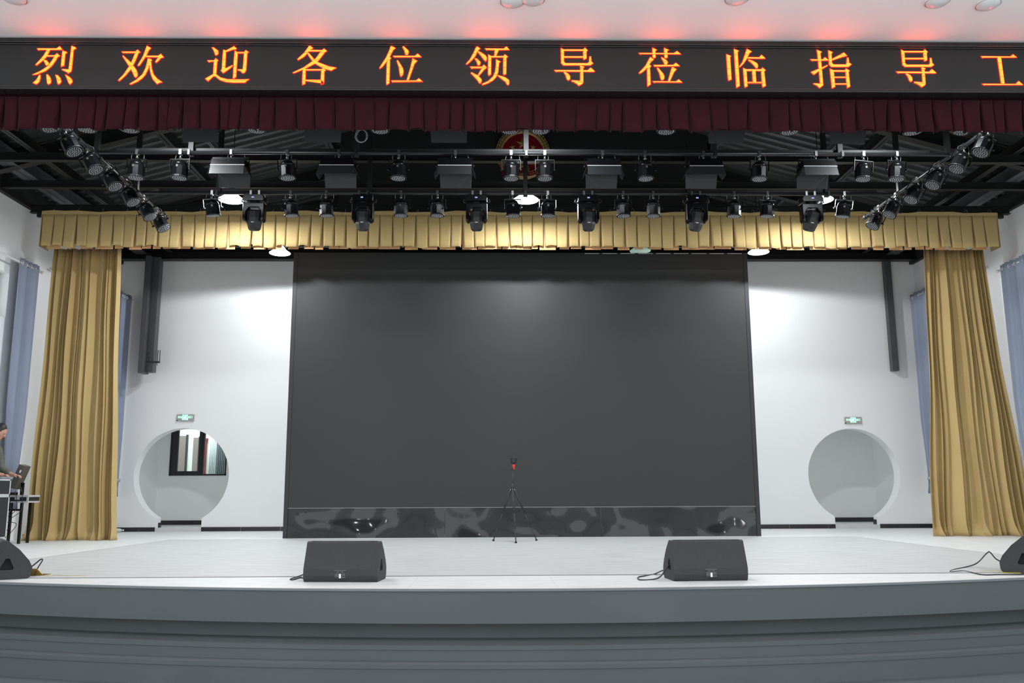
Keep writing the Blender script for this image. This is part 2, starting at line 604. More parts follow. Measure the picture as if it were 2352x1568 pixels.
struct(MB().box(-8.1, -4.3, YC - 0.012, YC, 0.07, 0.165).build('baseboard_corridor_left', 'black_skirting'))
struct(MB().box(4.3, 8.1, YC - 0.012, YC, 0.07, 0.165).build('baseboard_corridor_right', 'black_skirting'))

# window in the corridor, looking into a lit room
wt = thing('window_1', 'black aluminium window seen through the left round gate', 'window')
wt['kind'] = 'structure'
mX = WXA + (WXB - WXA) * 0.50
fr = MB()
fr.box(WXA, WXA + 0.03, YC - 0.02, YC + 0.1, WZA, WZB)
fr.box(WXB - 0.03, WXB, YC - 0.02, YC + 0.1, WZA, WZB)
fr.box(WXA, WXB, YC - 0.02, YC + 0.1, WZA, WZA + 0.035)
fr.box(WXA, WXB, YC - 0.02, YC + 0.1, WZB - 0.04, WZB)
fr.box(mX + 0.03, mX + 0.11, YC + 0.02, YC + 0.1, WZA, WZB)
fr.build('window_frame', 'black_frame', wt)
sf = MB()
sf.box(WXA + 0.03, WXA + 0.17, YC + 0.0, YC + 0.05, WZA + 0.035, WZB - 0.04)
sf.box(mX, mX + 0.07, YC + 0.0, YC + 0.05, WZA + 0.035, WZB - 0.04)
sf.box(WXA + 0.17, mX, YC + 0.0, YC + 0.05, WZA + 0.035, WZA + 0.10)
sf.box(WXA + 0.17, mX, YC + 0.0, YC + 0.05, WZB - 0.1, WZB - 0.04)
sf.build('sash', 'black_frame', wt)
MB().box(WXA + 0.17, mX, YC + 0.02, YC + 0.026, WZA + 0.10, WZB - 0.1).build('pane', 'glass', wt)
MB().box(mX + 0.11, WXB - 0.03, YC + 0.06, YC + 0.066, WZA + 0.035, WZB - 0.04).build('pane', 'glass', wt)

# the room behind that window
YR = 22.6
struct(MB().box(-11.5, -5.0, YR, YR + 0.1, 0, 3.4).build('wall_side_room_back', 'mint_wall'))
struct(MB().box(-11.6, -11.5, YC + 0.15, YR, 0, 3.4).build('wall_side_room_left', 'mint_wall'))
struct(MB().box(-5.0, -4.9, YC + 0.15, YR, 0, 3.4).build('wall_side_room_right', 'mint_wall'))
struct(MB().box(-11.5, -5.0, YC + 0.15, YR, 3.4, 3.5).build('ceiling_side_room', 'mint_wall'))
struct(MB().box(-11.5, -5.0, YC + 0.15, YR, -0.1, 0).build('floor_side_room', 'marble'))
def rx(px):
    return atY(px, 1040, YR - 0.05).x
for i, (pa, pb, zt, lb) in enumerate(((404, 429, atY(420, 1001, YR).z, 'taupe door leaf behind the corridor window, left of the pale gap'),
                                      (443, 458, atY(450, 1005, YR).z, 'narrow taupe door leaf behind the corridor window, right of the pale gap'))):
    t = thing('door_leaf', lb, 'door', (0, 0, 0))
    MB().box(rx(pa) - (0.25 if i == 0 else 0), rx(pb), YR - 0.06, YR - 0.002, 0.0, zt).build('leaf', 'taupe', t)
    MB().box(rx(pb) - 0.03, rx(pb) + 0.01, YR - 0.075, YR - 0.002, 0.0, zt + 0.03).build('edge_strip', 'black_frame', t)
t = thing('door_frame', 'dark red door frame glimpsed through the right pane of the corridor window', 'door frame')
MB().box(rx(466), rx(473.5), YR - 0.08, YR - 0.002, 0, atY(470, 1011, YR).z).build('jamb', 'dark_red', t)
MB().box(rx(466), rx(473.5) + 0.02, YR - 0.09, YR - 0.002, atY(470, 1011, YR).z, atY(470, 1011, YR).z + 0.05).build('head', 'dark_red', t)


t = thing('room_curtain', 'pale and slate grey curtain behind the right pane of the corridor window', 'curtain')
w_ = rx(503) - rx(482)
for nm_, xa, xb, mm in (('pale_panel', rx(484), rx(503), 'pale_cloth'), ('slate_panel', rx(503), rx(526), 'slate_cloth')):
    m = MB()
    n_ = 40
    vs = [(xa + (xb - xa) * i / n_, YR - 0.2 + 0.04 * math.sin(i * 0.9), z) for z in (0.02, 3.2) for i in range(n_ + 1)]
    m.add(vs, [(i, i + 1, n_ + 2 + i, n_ + 1 + i) for i in range(n_)], None, True)
    o = m.build(nm_, mm, t)
    sm_ = o.modifiers.new('solid', 'SOLIDIFY')
    sm_.thickness = 0.006
MB().cyl((rx(480), YR - 0.2, 3.2), (rx(528), YR - 0.2, 3.2), 0.015, 8).build('rod', 'print_white', t)


# ---------------------------------------------------------------- drapes
def fold_profile(width, seed, fmin=0.03, fmax=0.10, amp=0.05, per=8):
    """list of (x, y) across the cloth: rounded random folds"""
    rnd = random.Random(seed)
    xs = [0.0]
    while xs[-1] < width:
        xs.append(xs[-1] + fmin + (fmax - fmin) * rnd.random() ** 1.8)
    s = width / xs[-1]
    xs = [x * s for x in xs]
    gaps = [xs[min(i + 1, len(xs) - 1)] - xs[max(i - 1, 0)] for i in range(len(xs))]
    ys = [(amp * rnd.uniform(0.3, 0.7) * min(1.0, 0.35 + gaps[i] / (fmax * 1.1))) * (1 if i % 2 else -1) + amp * 0.3 * math.sin(i * 0.9 + seed) for i in range(len(xs))]
    pts = []
    for i in range(len(xs) - 1):
        for k in range(per):
            t_ = k / per
            e = 0.5 - 0.5 * math.cos(PI * t_)
            ex = t_ - 0.10 * math.sin(2 * PI * t_)
            pts.append((xs[i] + (xs[i + 1] - xs[i]) * ex, ys[i] + (ys[i + 1] - ys[i]) * e))
    pts.append((xs[-1], ys[-1]))
    return pts


def drape(mb, width, z0, z1, seed, amp=0.06, fmin=0.03, fmax=0.1, flare_l=0.0, flare_r=0.0, pool=0.0, nz=30, lean=0.0,
          tie=None, wander=0.012):
    prof = fold_profile(width, seed, fmin, fmax, amp)
    rnd = random.Random(seed + 7)
    ph = [rnd.uniform(0, 2 * PI) for _ in range(6)]
    vs, n = [], len(prof)
    for j in range(nz + 1):
        tz = j / nz
        tz = tz ** 1.25 if pool else tz
        z = z0 + (z1 - z0) * tz
        h = z - z0
        dn = 1 - tz
        for (x, y) in prof:
            u = x / width
            xx = x - flare_l * dn ** 1.2 * (1 - u) + flare_r * dn ** 1.2 * u + lean * dn
            w = wander * (0.4 + dn) * (math.sin(9 * u + 2.2 * z + ph[0]) + 0.7 * math.sin(23 * u - 1.5 * z + ph[1]) + 0.4 * math.sin(51 * u + 1.1 * z + ph[4]))
            xx += w
            yy = y * (0.75 + 0.45 * dn) + 0.02 * math.sin(13 * u + ph[2]) * dn
            if pool and h < 0.28:
                q = (1 - h / 0.28) ** 2
                yy -= pool * q * (0.6 + 0.5 * math.sin(17 * u + ph[3]) + 0.35 * math.sin(41 * u))
                xx += 0.03 * q * math.sin(29 * u + ph[5])
            zz = z
            if tie:
                zt, fac = tie
                g = max(0.0, 1 - abs(z - zt) / (1.4 if z > zt else 0.55))
                g = g * g * (3 - 2 * g)
                k = 1 - fac * g
                xx = width * 0.5 + (xx - width * 0.5) * k
                yy *= 1 - 0.3 * g
            vs.append((xx, yy, max(zz, z0)))
    fs = [(j * n + i, j * n + i + 1, (j + 1) * n + i + 1, (j + 1) * n + i) for j in range(nz) for i in range(n - 1)]
    mb.add(vs, fs, None, True)
    return mb


def solid(o, th=0.004):
    s = o.modifiers.new('solid', 'SOLIDIFY')
    s.thickness = th
    return o


# gold side curtains of the inner arch
GY = 14.88
gx = [atY(128, 577, GY).x, atY(277, 577, GY).x, atY(62, 1236, GY).x, atY(267, 1236, GY).x,
      atY(2119, 575, GY).x, atY(2258, 575, GY).x, atY(2137, 1229, GY).x, atY(2375, 1230, GY).x]
t = thing('stage_curtain', 'tall gold velvet curtain pooled on the floor at the left side of the stage', 'curtain', (gx[0], GY, 0.004), 0,
          'gold side curtains')
solid(drape(MB(), gx[1] - gx[0], 0, 4.98, 11, amp=0.105, fmin=0.012, fmax=0.10, flare_l=gx[0] - gx[2], flare_r=gx[3] - gx[1], pool=0.12).build('drape', 'gold', t, fix=False))
t = thing('stage_curtain', 'tall gold velvet curtain pooled on the floor at the right side of the stage', 'curtain', (gx[4], GY, 0.004), 0,
          'gold side curtains')
solid(drape(MB(), gx[5] - gx[4], 0, 4.98, 29, amp=0.105, fmin=0.012, fmax=0.10, flare_l=gx[4] - gx[6], flare_r=gx[7] - gx[5], pool=0.12).build('drape', 'gold', t, fix=False))


def valance(mb, lining, x0, x1, z0, z1, yc, wmin, wmax, seed, depth=0.05, gap=0.12, hem=0.02, lift=0.5):
    """box-pleated valance: flat slightly bulging panels whose edges tuck behind the next one"""
    rnd = random.Random(seed)
    x = x0
    nz = 6
    while x < x1 - 0.02:
        w = rnd.uniform(wmin, wmax)
        if x + w > x1 - 0.5 * wmin:
            w = x1 - x
        skew = rnd.uniform(-0.02, 0.02)
        bow = rnd.uniform(0.2, 1.0) * depth
        tw = rnd.uniform(-0.6, 0.6) * depth
        hz = rnd.uniform(-hem, hem)
        opn = rnd.random() ** 2 * gap
        vs = []
        nx = 14
        for j in range(nz + 1):
            tz = j / nz
            z = z0 + (z1 - z0) * tz
            dn = 1 - tz
            for i in range(nx + 1):
                u = i / nx
                fw = w * (1 - opn * dn)
                xx = x + (w - fw) * 0.5 + fw * u + skew * dn
                side = min(1.0, math.sin(PI * u) * 2.6) ** 0.6 if 0 < u < 1 else 0.0
                yy = yc + depth * (1 - side) * (0.45 + 0.55 * dn) - bow * dn * dn * 0.7 * side + tw * (u - 0.5) * dn
                zz = z + (hz * math.sin(PI * u) + 0.5 * hz if j == 0 else 0)
                vs.append((xx, yy, zz))
        n = nx + 1
        mb.add(vs, [(j * n + i, j * n + i + 1, (j + 1) * n + i + 1, (j + 1) * n + i) for j in range(nz) for i in range(nx)], None, True)
        x += w
    # lining strip behind the pleats
    if lining is not None:
        x = x0 + 0.1
        while x < x1 - 0.3:
            w = rnd.uniform(0.12, 0.3)
            lining.box(x, x + w, yc + depth + 0.01, yc + depth + 0.016, z0 - 0.018 - rnd.uniform(0, 0.02), z1 - 0.03)
            x += w + rnd.uniform(-0.02, 0.12)


VX0, VX1 = -8.16, 8.13
VY = 14.25
t = thing('gold_valance', 'wide gold pleated valance hung across the stage above the big dark screen', 'valance')
lm = MB()
vm = MB()
valance(vm, lm, VX0, VX1, 4.845, 5.44, VY, 0.18, 0.22, 5, 0.04)
solid(vm.build('pleats', 'gold', t, fix=False), 0.003)
lm.box(VX0, VX1, VY + 0.07, VY + 0.075, 4.91, 5.44)
lo = lm.build('lining', 'gold_lining', t)
lo['label'] = 'orange-brown lining hem under the pleats'
hd = MB()
n = 84
for i in range(n):
    xa = VX0 + (VX1 - VX0) * i / n
    xb = VX0 + (VX1 - VX0) * (i + 1) / n
    za = 5.465 + 0.012 * math.sin(i * 0.9) + 0.008 * math.sin(i * 2.3)
    zb = 5.465 + 0.012 * math.sin((i + 1) * 0.9) + 0.008 * math.sin((i + 1) * 2.3)
    hd.add([(xa, (VY - 0.006), 5.41), (xb, (VY - 0.006), 5.41), (xb, (VY - 0.006), zb), (xa, (VY - 0.006), za),
            (xa, (VY + 0.02), 5.41), (xb, (VY + 0.02), 5.41), (xb, (VY + 0.02), zb), (xa, (VY + 0.02), za)],
           [(0, 1, 2, 3), (3, 2, 6, 7), (4, 7, 6, 5), (0, 4, 5, 1)])
hd.build('header_band', 'gold', t)
# end returns
for xx in (VX0, VX1):
    MB().box(xx - 0.004, xx + 0.004, VY, VY + 0.3, 4.85, 5.46).build('end_return', 'gold', t)
MB().box(-8.3, 8.3, VY + 0.10, VY + 0.16, 5.40, 5.46).build('rail', 'black_steel', t)
for i in range(40):
    hk = MB()
    xx = -8.0 + i * 16.0 / 39
    hk.tube([(xx, VY + 0.10, 5.45), (xx + 0.02, VY + 0.06, 5.53), (xx + 0.03, VY + 0.02, 5.51), (xx + 0.02, VY, 5.45)], 0.003, 5)
    hk.build('hook', 'cable_grey', t)

# red valance under the banner
t = thing('maroon_valance', 'dark maroon pleated valance hanging right below the text banner', 'valance')
vm = MB()
valance(vm, None, -8.4, 8.4, 4.275, 4.615, 8.12, 0.10, 0.225, 21, 0.035, gap=0.24, hem=0.014)
solid(vm.build('pleats', 'maroon', t, fix=False), 0.003)
MB().box(-8.45, 8.45, 8.165, 8.175, 4.31, 4.72).build('backing', 'maroon', t)

# ---------------------------------------------------------------- banner with characters
GLYPH = {
 'lie': ((70, 98), [
  [(230,200),(865,200),(965,130),(1050,238),(340,238),(270,248)],
  [(545,238),(650,238),(565,405),(545,450),(450,555),(210,745),(175,725),(330,565),(450,420),(520,300)],
  [(545,425),(800,425),(875,360),(965,440),(890,480),(850,560),(700,770),(500,930),(200,1045),(80,1055),(350,930),(560,790),(700,620),(800,455),(545,455)],
  [(430,570),(530,590),(610,680),(590,725),(540,760),(510,730),(480,660)],
  [(1060,270),(1185,310),(1200,335),(1140,375),(1105,760),(1010,785),(1030,560)],
  [(1355,115),(1470,160),(1500,195),(1415,240),(1385,560),(1350,900),(1330,950),(1240,1010),(1190,960),(1040,890),(1050,875),(1240,885),(1265,860),(1310,500)],
  [(300,1065),(330,1075),(325,1180),(290,1290),(200,1365),(95,1320),(200,1230)],
  [(535,1055),(565,1050),(640,1130),(680,1240),(670,1320),(600,1370),(560,1330),(545,1200)],
  [(830,1065),(900,1080),(980,1170),(1010,1270),(990,1320),(925,1370),(895,1320),(870,1180)],
  [(1150,1055),(1290,1140),(1370,1230),(1370,1300),(1300,1370),(1255,1310),(1200,1160)]]),
 'huan': ((268, 98), [
  [(175,300),(610,300),(695,245),(775,320),(715,345),(620,590),(530,760),(470,870),(290,1080),(95,1255),(60,1235),(230,1060),(410,800),(480,680),(530,560),(610,370),(600,340),(215,340)],
  [(215,430),(480,670),(640,890),(685,1010),(680,1100),(630,1145),(590,1110),(530,970),(400,750),(205,450)],
  [(1000,115),(1120,185),(1050,260),(970,435),(760,740),(720,765),(700,745),(880,440),(960,220)],
  [(960,440),(1370,440),(1450,380),(1540,480),(1450,510),(1370,600),(1300,655),(1275,630),(1370,480),(960,475)],
  [(1030,525),(1110,535),(1155,580),(1120,620),(1060,800),(950,1040),(840,1170),(700,1270),(470,1370),(435,1355),(640,1230),(850,1050),(960,830),(1010,640)],
  [(1090,640),(1130,640),(1150,860),(1210,1050),(1330,1190),(1490,1300),(1410,1310),(1330,1355),(1200,1210),(1130,1040),(1085,830)]]),
 'ying': ((467, 98), [
  [(290,165),(345,170),(480,270),(495,350),(470,390),(410,420),(380,350),(350,260)],
  [(145,590),(360,590),(410,520),(490,590),(455,620),(420,1045),(330,1045),(360,620),(270,620),(190,640)],
  [(75,1185),(330,1040),(420,1040),(560,1150),(800,1210),(1300,1215),(1500,1205),(1430,1250),(1370,1310),(970,1310),(750,1290),(560,1230),(400,1105),(330,1105),(160,1265)],
  [(665,245),(745,270),(1010,130),(1090,200),(1060,225),(960,235),(740,310),(715,855),(760,840),(950,750),(970,770),(760,930),(655,1000),(580,910),(615,885),(640,500)],
  [(1040,275),(1110,315),(1345,315),(1395,260),(1485,320),(1440,345),(1400,900),(1360,980),(1295,1005),(1220,930),(1135,905),(1140,885),(1300,885),(1320,700),(1345,350),(1125,350),(1070,1130),(980,1185),(1010,600)]]),
 'ge': ((667, 98), [
  [(630,100),(740,185),(640,250),(1040,255),(1105,205),(1190,280),(1130,320),(920,590),(880,640),(820,680),(480,860),(110,1005),(90,985),(440,820),(720,625),(850,510),(1000,300),(990,290),(600,290),(540,370),(440,470),(260,575),(240,545),(460,340),(540,230)],
  [(550,345),(600,345),(770,545),(900,650),(1240,780),(1500,830),(1400,880),(1340,920),(1100,850),(830,700),(720,600)],
  [(420,860),(500,860),(500,880),(1030,880),(1075,840),(1160,910),(1110,945),(1100,1310),(1090,1345),(1010,1370),(1000,1330),(1020,910),(500,910),(490,1225),(1005,1230),(1005,1260),(490,1260),(480,1350),(400,1385),(395,1300),(415,900)]]),
 'wei': ((866, 98), [
  [(455,115),(600,185),(530,240),(410,470),(455,510),(420,560),(400,1330),(320,1380),(310,1300),(330,600),(160,810),(95,850),(90,825),(310,480),(420,240)],
  [(860,120),(1010,250),(1035,310),(1010,390),(960,415),(930,370),(900,260),(840,150)],
  [(530,445),(1240,445),(1330,370),(1445,475),(640,480),(580,485)],
  [(665,585),(690,600),(840,840),(860,930),(850,1050),(780,1115),(755,1050),(720,800),(655,610)],
  [(1165,530),(1310,600),(1220,700),(1030,1240),(975,1245),(1090,860),(1150,620)],
  [(475,1250),(1280,1250),(1370,1180),(1490,1280),(560,1290),(510,1300)]]),
 'ling': ((1066, 98), [
  [(420,135),(520,195),(440,280),(360,450),(240,590),(90,715),(70,700),(200,550),(320,330),(385,180)],
  [(445,285),(560,330),(700,430),(740,500),(725,600),(700,615),(640,550),(560,440),(455,320)],
  [(350,520),(430,540),(530,640),(520,720),(480,750),(445,730),(420,640)],
  [(200,795),(590,795),(650,735),(740,820),(650,890),(480,1090),(440,1090),(590,840),(290,840),(250,855)],
  [(240,980),(440,1080),(560,1200),(570,1260),(540,1330),(500,1330),(430,1220),(320,1100),(230,1010)],
  [(690,200),(1300,205),(1385,135),(1475,240),(1130,245),(1040,450),(990,450),(1010,245),(790,240),(740,250)],
  [(795,400),(880,450),(1285,450),(1335,395),(1425,465),(1380,505),(1370,1030),(1300,1060),(1285,1020),(1290,485),(885,485),(875,1045),(815,1080),(790,1050)],
  [(1050,555),(1185,630),(1140,660),(1110,960),(1060,1110),(940,1240),(780,1330),(600,1390),(595,1360),(800,1260),(950,1120),(1020,960),(1050,740)],
  [(1090,1070),(1330,1140),(1450,1220),(1475,1280),(1455,1385),(1420,1385),(1350,1280),(1130,1110)]]),
 'dao': ((1265, 100), [
  [(335,160),(425,210),(425,600),(480,655),(1210,655),(1255,610),(1270,435),(1310,435),(1325,590),(1380,655),(1290,715),(410,715),(345,650)],
  [(420,205),(1060,205),(1120,150),(1200,230),(1165,260),(1165,495),(1085,530),(1065,500),(1065,240),(420,240)],
  [(420,430),(1070,430),(1070,465),(420,465)],
  [(120,880),(1210,885),(1305,800),(1435,915),(1400,930),(240,915),(180,930)],
  [(440,925),(570,1000),(625,1070),(625,1170),(575,1210),(530,1170),(490,1040),(425,940)],
  [(960,720),(1090,775),(1055,820),(1055,1280),(1030,1320),(920,1385),(850,1320),(740,1260),(690,1250),(690,1215),(880,1225),(930,1235),(970,1210),(970,800)]]),
 'li': ((1462, 100), [
  [(80,320),(1225,325),(1320,260),(1445,355),(170,345),(130,360)],
  [(520,155),(655,210),(610,250),(620,460),(550,485),(530,460)],
  [(900,160),(1050,215),(1000,240),(1010,460),(935,490),(920,460)],
  [(450,455),(555,530),(470,600),(410,690),(470,745),(430,800),(455,1340),(360,1405),(345,800),(200,930),(110,985),(80,970),(300,730),(410,520)],
  [(820,455),(980,560),(1020,620),(980,700),(920,700),(890,610),(815,480)],
  [(560,715),(1200,710),(1285,645),(1405,740),(640,755),(590,755)],
  [(680,800),(710,810),(870,1000),(905,1080),(890,1170),(825,1210),(790,1150),(750,980),(670,820)],
  [(1165,770),(1300,850),(1220,940),(1080,1250),(1030,1250),(1120,920)],
  [(530,1245),(1290,1250),(1380,1185),(1490,1280),(630,1275),(580,1290)]]),
 'lin': ((1662, 102), [
  [(90,330),(235,390),(205,420),(250,1150),(160,1185),(140,1060)],
  [(340,160),(490,220),(450,250),(520,1360),(420,1420),(400,1100)],
  [(760,160),(910,240),(840,290),(750,480),(640,640),(520,755),(510,740),(620,580),(700,340)],
  [(790,430),(1165,435),(1235,355),(1355,460),(1340,470),(770,465)],
  [(820,510),(960,550),(1090,630),(1120,700),(1100,780),(1070,790),(990,690),(900,600),(810,535)],
  [(640,780),(735,825),(1220,825),(1270,770),(1365,850),(1320,880),(1370,1360),(1280,1405),(1260,1320),(1230,870),(740,870),(775,1370),(700,1410),(680,1330)],
  [(935,865),(1035,865),(1060,1240),(960,1240)],
  [(755,1240),(1260,1240),(1260,1272),(755,1272)]]),
 'zhi': ((1855, 104), [
  [(300,160),(450,225),(410,265),(500,1310),(385,1400),(300,1320),(190,1270),(195,1255),(320,1260),(380,1270),(405,1230),(320,280)],
  [(90,470),(490,475),(565,405),(680,500),(200,505),(140,510)],
  [(110,885),(400,765),(640,655),(640,680),(430,800),(195,965)],
  [(675,180),(810,235),(770,280),(790,590),(850,640),(1240,640),(1275,590),(1290,420),(1325,420),(1350,580),(1425,630),(1330,710),(770,710),(700,640)],
  [(790,460),(1060,320),(1180,250),(1280,350),(1130,385),(800,495)],
  [(725,775),(830,825),(1210,830),(1255,770),(1365,840),(1330,880),(1380,1350),(1295,1400),(1280,1320),(1240,865),(845,865),(890,1360),(795,1410),(785,1300)],
  [(850,1040),(1260,1040),(1260,1065),(850,1065)],
  [(880,1260),(1285,1258),(1285,1283),(880,1285)]]),
 'gong': ((2242, 104), [
  [(155,370),(1110,378),(1200,310),(1320,400),(250,405),(210,420)],
  [(690,400),(800,400),(920,1280),(820,1280)],
  [(195,1270),(1285,1278),(1385,1185),(1525,1300),(300,1300),(260,1310)]]),
}


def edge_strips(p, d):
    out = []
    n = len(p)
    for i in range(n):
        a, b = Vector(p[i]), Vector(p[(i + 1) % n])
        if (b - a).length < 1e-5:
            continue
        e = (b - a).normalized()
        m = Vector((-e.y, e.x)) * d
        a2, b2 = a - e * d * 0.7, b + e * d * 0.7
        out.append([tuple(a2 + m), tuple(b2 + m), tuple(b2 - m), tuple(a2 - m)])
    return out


YBAN = 8.0
bt = thing('led_banner', 'long black scrolling sign lit with orange-yellow Chinese characters under the ceiling', 'sign')
MB().box(-8.45, 8.45, YBAN, YBAN + 0.07, 4.66, 5.12).build('display_panel', 'banner_panel', bt)
bf = MB()
bf.box(-8.47, 8.47, YBAN - 0.03, YBAN + 0.1, 5.112, 5.158)
bf.box(-8.47, 8.47, YBAN - 0.018, YBAN + 0.1, 5.098, 5.112)
bf.box(-8.47, 8.47, YBAN - 0.03, YBAN + 0.1, 4.625, 4.655)
bf.box(-8.47, 8.47, YBAN - 0.018, YBAN + 0.1, 4.655, 4.667)
bf.build('frame', 'banner_frame', bt, bevel=0.006)


def flat_polys(name, m, polys, y, parent, th=0.002):
    g = MB()
    for p in polys:
        g.prism(p, y - th, y, 'Y')
    return g.build(name, m, parent)


order = [('lie', 0), ('huan', 0), ('ying', 0), ('ge', 0), ('wei', 0), ('ling', 0), ('dao', 0), ('li', 0), ('lin', 0), ('zhi', 0), ('dao', 3.397), ('gong', 0)]
for key, dx in order:
    (ox, oy), strokes = GLYPH[key]
    core = []
    for s in strokes:
        q = []
        for gx, gy in s:
            p = atY(ox + gx / 14.2545, oy + gy / 14.2545, YBAN)
            q.append((p.x + dx, p.z))
        core.append(q)
    ch = flat_polys('character', 'led_yellow', core, YBAN - 0.0045, bt)
    flat_polys('red_halo', 'halo_red', [e_ for q in core for e_ in edge_strips(q, 0.0068)], YBAN - 0.0005, ch)  # bloom around each character, drawn as glowing red strips

# ---------------------------------------------------------------- black roof over the stage
RS = 0.273


def roof_z(x):
    return 7.32 + (3.3 - abs(x)) * RS


for sgn, nm in ((-1, 'ceiling_roof_left'), (1, 'ceiling_roof_right')):
    m = MB()
    y = 8.2
    step = 0.225
    while y < 20.5:
        for (ya, yb, dz) in ((y, y + 0.15, 0.0), (y + 0.165, y + 0.21, -0.045)):
            m.add([(0, ya, roof_z(0) + dz), (0, yb, roof_z(0) + dz), (sgn * 8.7, yb, roof_z(8.7) + dz), (sgn * 8.7, ya, roof_z(8.7) + dz)], [(0, 1, 2, 3)])
        for (ya, za, yb, zb) in ((y + 0.15, 0, y + 0.165, -0.045), (y + 0.21, -0.045, y + step, 0)):
            m.add([(0, ya, roof_z(0) + za), (0, yb, roof_z(0) + zb), (sgn * 8.7, yb, roof_z(8.7) + zb), (sgn * 8.7, ya, roof_z(8.7) + za)], [(0, 1, 2, 3)])
        y += step
    m.add([(0, 8.0, roof_z(0) + 0.03), (0, 20.6, roof_z(0) + 0.03), (sgn * 8.8, 20.6, roof_z(8.8) + 0.03), (sgn * 8.8, 8.0, roof_z(8.8) + 0.03)], [(0, 1, 2, 3)])
    struct(m.build(nm, 'roof_sheet', fix=False))

# black upper walls
struct(MB().box(-8.75, -8.42, 8.2, 20.4, ZW, 6.1).build('wall_upper_left', 'fascia_black'))
struct(MB().box(8.42, 8.75, 8.2, 20.4, ZW, 6.1).build('wall_upper_right', 'fascia_black'))
gb = MB()
gb.prism([(-8.5, 5.74), (8.5, 5.74), (8.5, roof_z(8.5)), (0, roof_z(0)), (-8.5, roof_z(8.5))], 18.1, 18.3, 'Y')
struct(gb.build('wall_upper_back', 'fascia_black'))
struct(MB().prism([(-8.5, 5.16), (8.5, 5.16), (8.5, roof_z(8.5)), (0, roof_z(0)), (-8.5, roof_z(8.5))], 8.11, 8.2, 'Y').build('wall_upper_front', 'fascia_black'))
struct(MB().prism([(-3.35, 5.22), (3.4, 5.22), (3.4, roof_z(3.4) - 0.05), (0, roof_z(0) - 0.05), (-3.35, roof_z(3.35) - 0.05)], 15.16, 15.26, 'Y')
       .build('wall_upper_center', 'fascia_black'))

# tie beams across the stage (I sections), long beams and purlins
tn = [6]


def trim(mb, m='black_steel'):
    o = mb.build('trim_%d' % tn[0], m)
    tn[0] += 1
    return struct(o)


def ibeam_x(y, z, h=0.12, w=0.09, x0=-8.42, x1=8.42):
    m = MB()
    m.box(x0, x1, y - w / 2, y + w / 2, z, z + 0.012)
    m.box(x0, x1, y - w / 2, y + w / 2, z + h - 0.012, z + h)
    m.box(x0, x1, y - 0.006, y + 0.006, z, z + h)
    return m


for yy in (11.1, 12.33, 13.5, 16.9):
    trim(ibeam_x(yy, 5.60))
trim(ibeam_x(14.38, 5.47, 0.14))
trim(ibeam_x(17.9, 5.60, 0.14, 0.2))


def long_beam(x, z, w=0.10, h=0.14, y0=8.3, y1=18.0):
    m = MB()
    m.box(x - w / 2, x + w / 2, y0, y1, z, z + 0.012)
    m.box(x - w / 2, x + w / 2, y0, y1, z + h - 0.012, z + h)
    m.box(x - 0.006, x + 0.006, y0, y1, z, z + h)
    return m


for xx, zz in ((-7.3, 5.72), (7.3, 5.72)):
    trim(long_beam(xx, zz))
for xx, zz in ((-7.95, 5.72), (7.95, 5.72)):
    trim(long_beam(xx, zz, 0.24, 0.2), 'column_steel')
for xx in (-5.85, -3.55, -1.9, 1.9, 3.55, 5.85):
    trim(long_beam(xx, roof_z(xx) - 0.24, 0.13, 0.16))
for xx in (-5.3, 5.3):
    trim(long_beam(xx, roof_z(xx) - 0.24, 0.06, 0.12), 'column_steel')
# sloping rafters
for yy in (10.2, 12.9, 16.4):
    m = MB()
    for s in (-1, 1):
        for dz, hh, ww in ((-0.36, 0.012, 0.14), (-0.12, 0.012, 0.14), (-0.36, 0.25, 0.012)):
            m.add([(0, yy - ww / 2, roof_z(0) + dz), (0, yy + ww / 2, roof_z(0) + dz), (s * 8.4, yy + ww / 2, roof_z(8.4) + dz), (s * 8.4, yy - ww / 2, roof_z(8.4) + dz),
                   (0, yy - ww / 2, roof_z(0) + dz + hh), (0, yy + ww / 2, roof_z(0) + dz + hh), (s * 8.4, yy + ww / 2, roof_z(8.4) + dz + hh), (s * 8.4, yy - ww / 2, roof_z(8.4) + dz + hh)],
                  [(0, 1, 2, 3), (4, 7, 6, 5), (0, 4, 5, 1), (1, 5, 6, 2), (2, 6, 7, 3), (3, 7, 4, 0)])
    trim(m)

# hanging black columns on the back wall
cl = MB()
cl.box(-7.76, -7.60, 17.6, 17.92, 3.17, 5.6)
struct(MB().box(-7.76, -7.65, 17.6, 17.9, 3.17, 5.62).box(-7.65, -7.50, 17.72, 17.9, 3.20, 5.62).build('trim_column_left', 'column_steel', bevel=0.01))
struct(MB().box(7.82, 7.965, 17.97, 18.1, 3.235, 5.62).build('trim_column_right', 'column_steel', bevel=0.01))
t = thing('antenna_bracket', 'small black bracket with upright wire antennas at the foot of the left wall column', 'bracket')
MB().tube([(-7.52, 17.7, 3.40), (-7.40, 17.5, 3.37), (-7.28, 17.4, 3.36)], 0.014).box(-7.5, -7.26, 17.38, 17.46, 3.34, 3.37).build('arm', 'black_steel', t)
for xx, hh in ((-7.48, 0.2), (-7.30, 0.24), (-7.26, 0.24)):
    MB().cyl((xx, 17.42, 3.36), (xx, 17.42, 3.36 + hh), 0.008, 6).build('antenna', 'black_steel', t)
MB().tube([(-7.48, 17.42, 3.42), (-7.42, 17.4, 3.46), (-7.38, 17.4, 3.38), (-7.3, 17.4, 3.33), (-7.29, 17.4, 3.28)], 0.006).build('wire', 'cable_black', t)

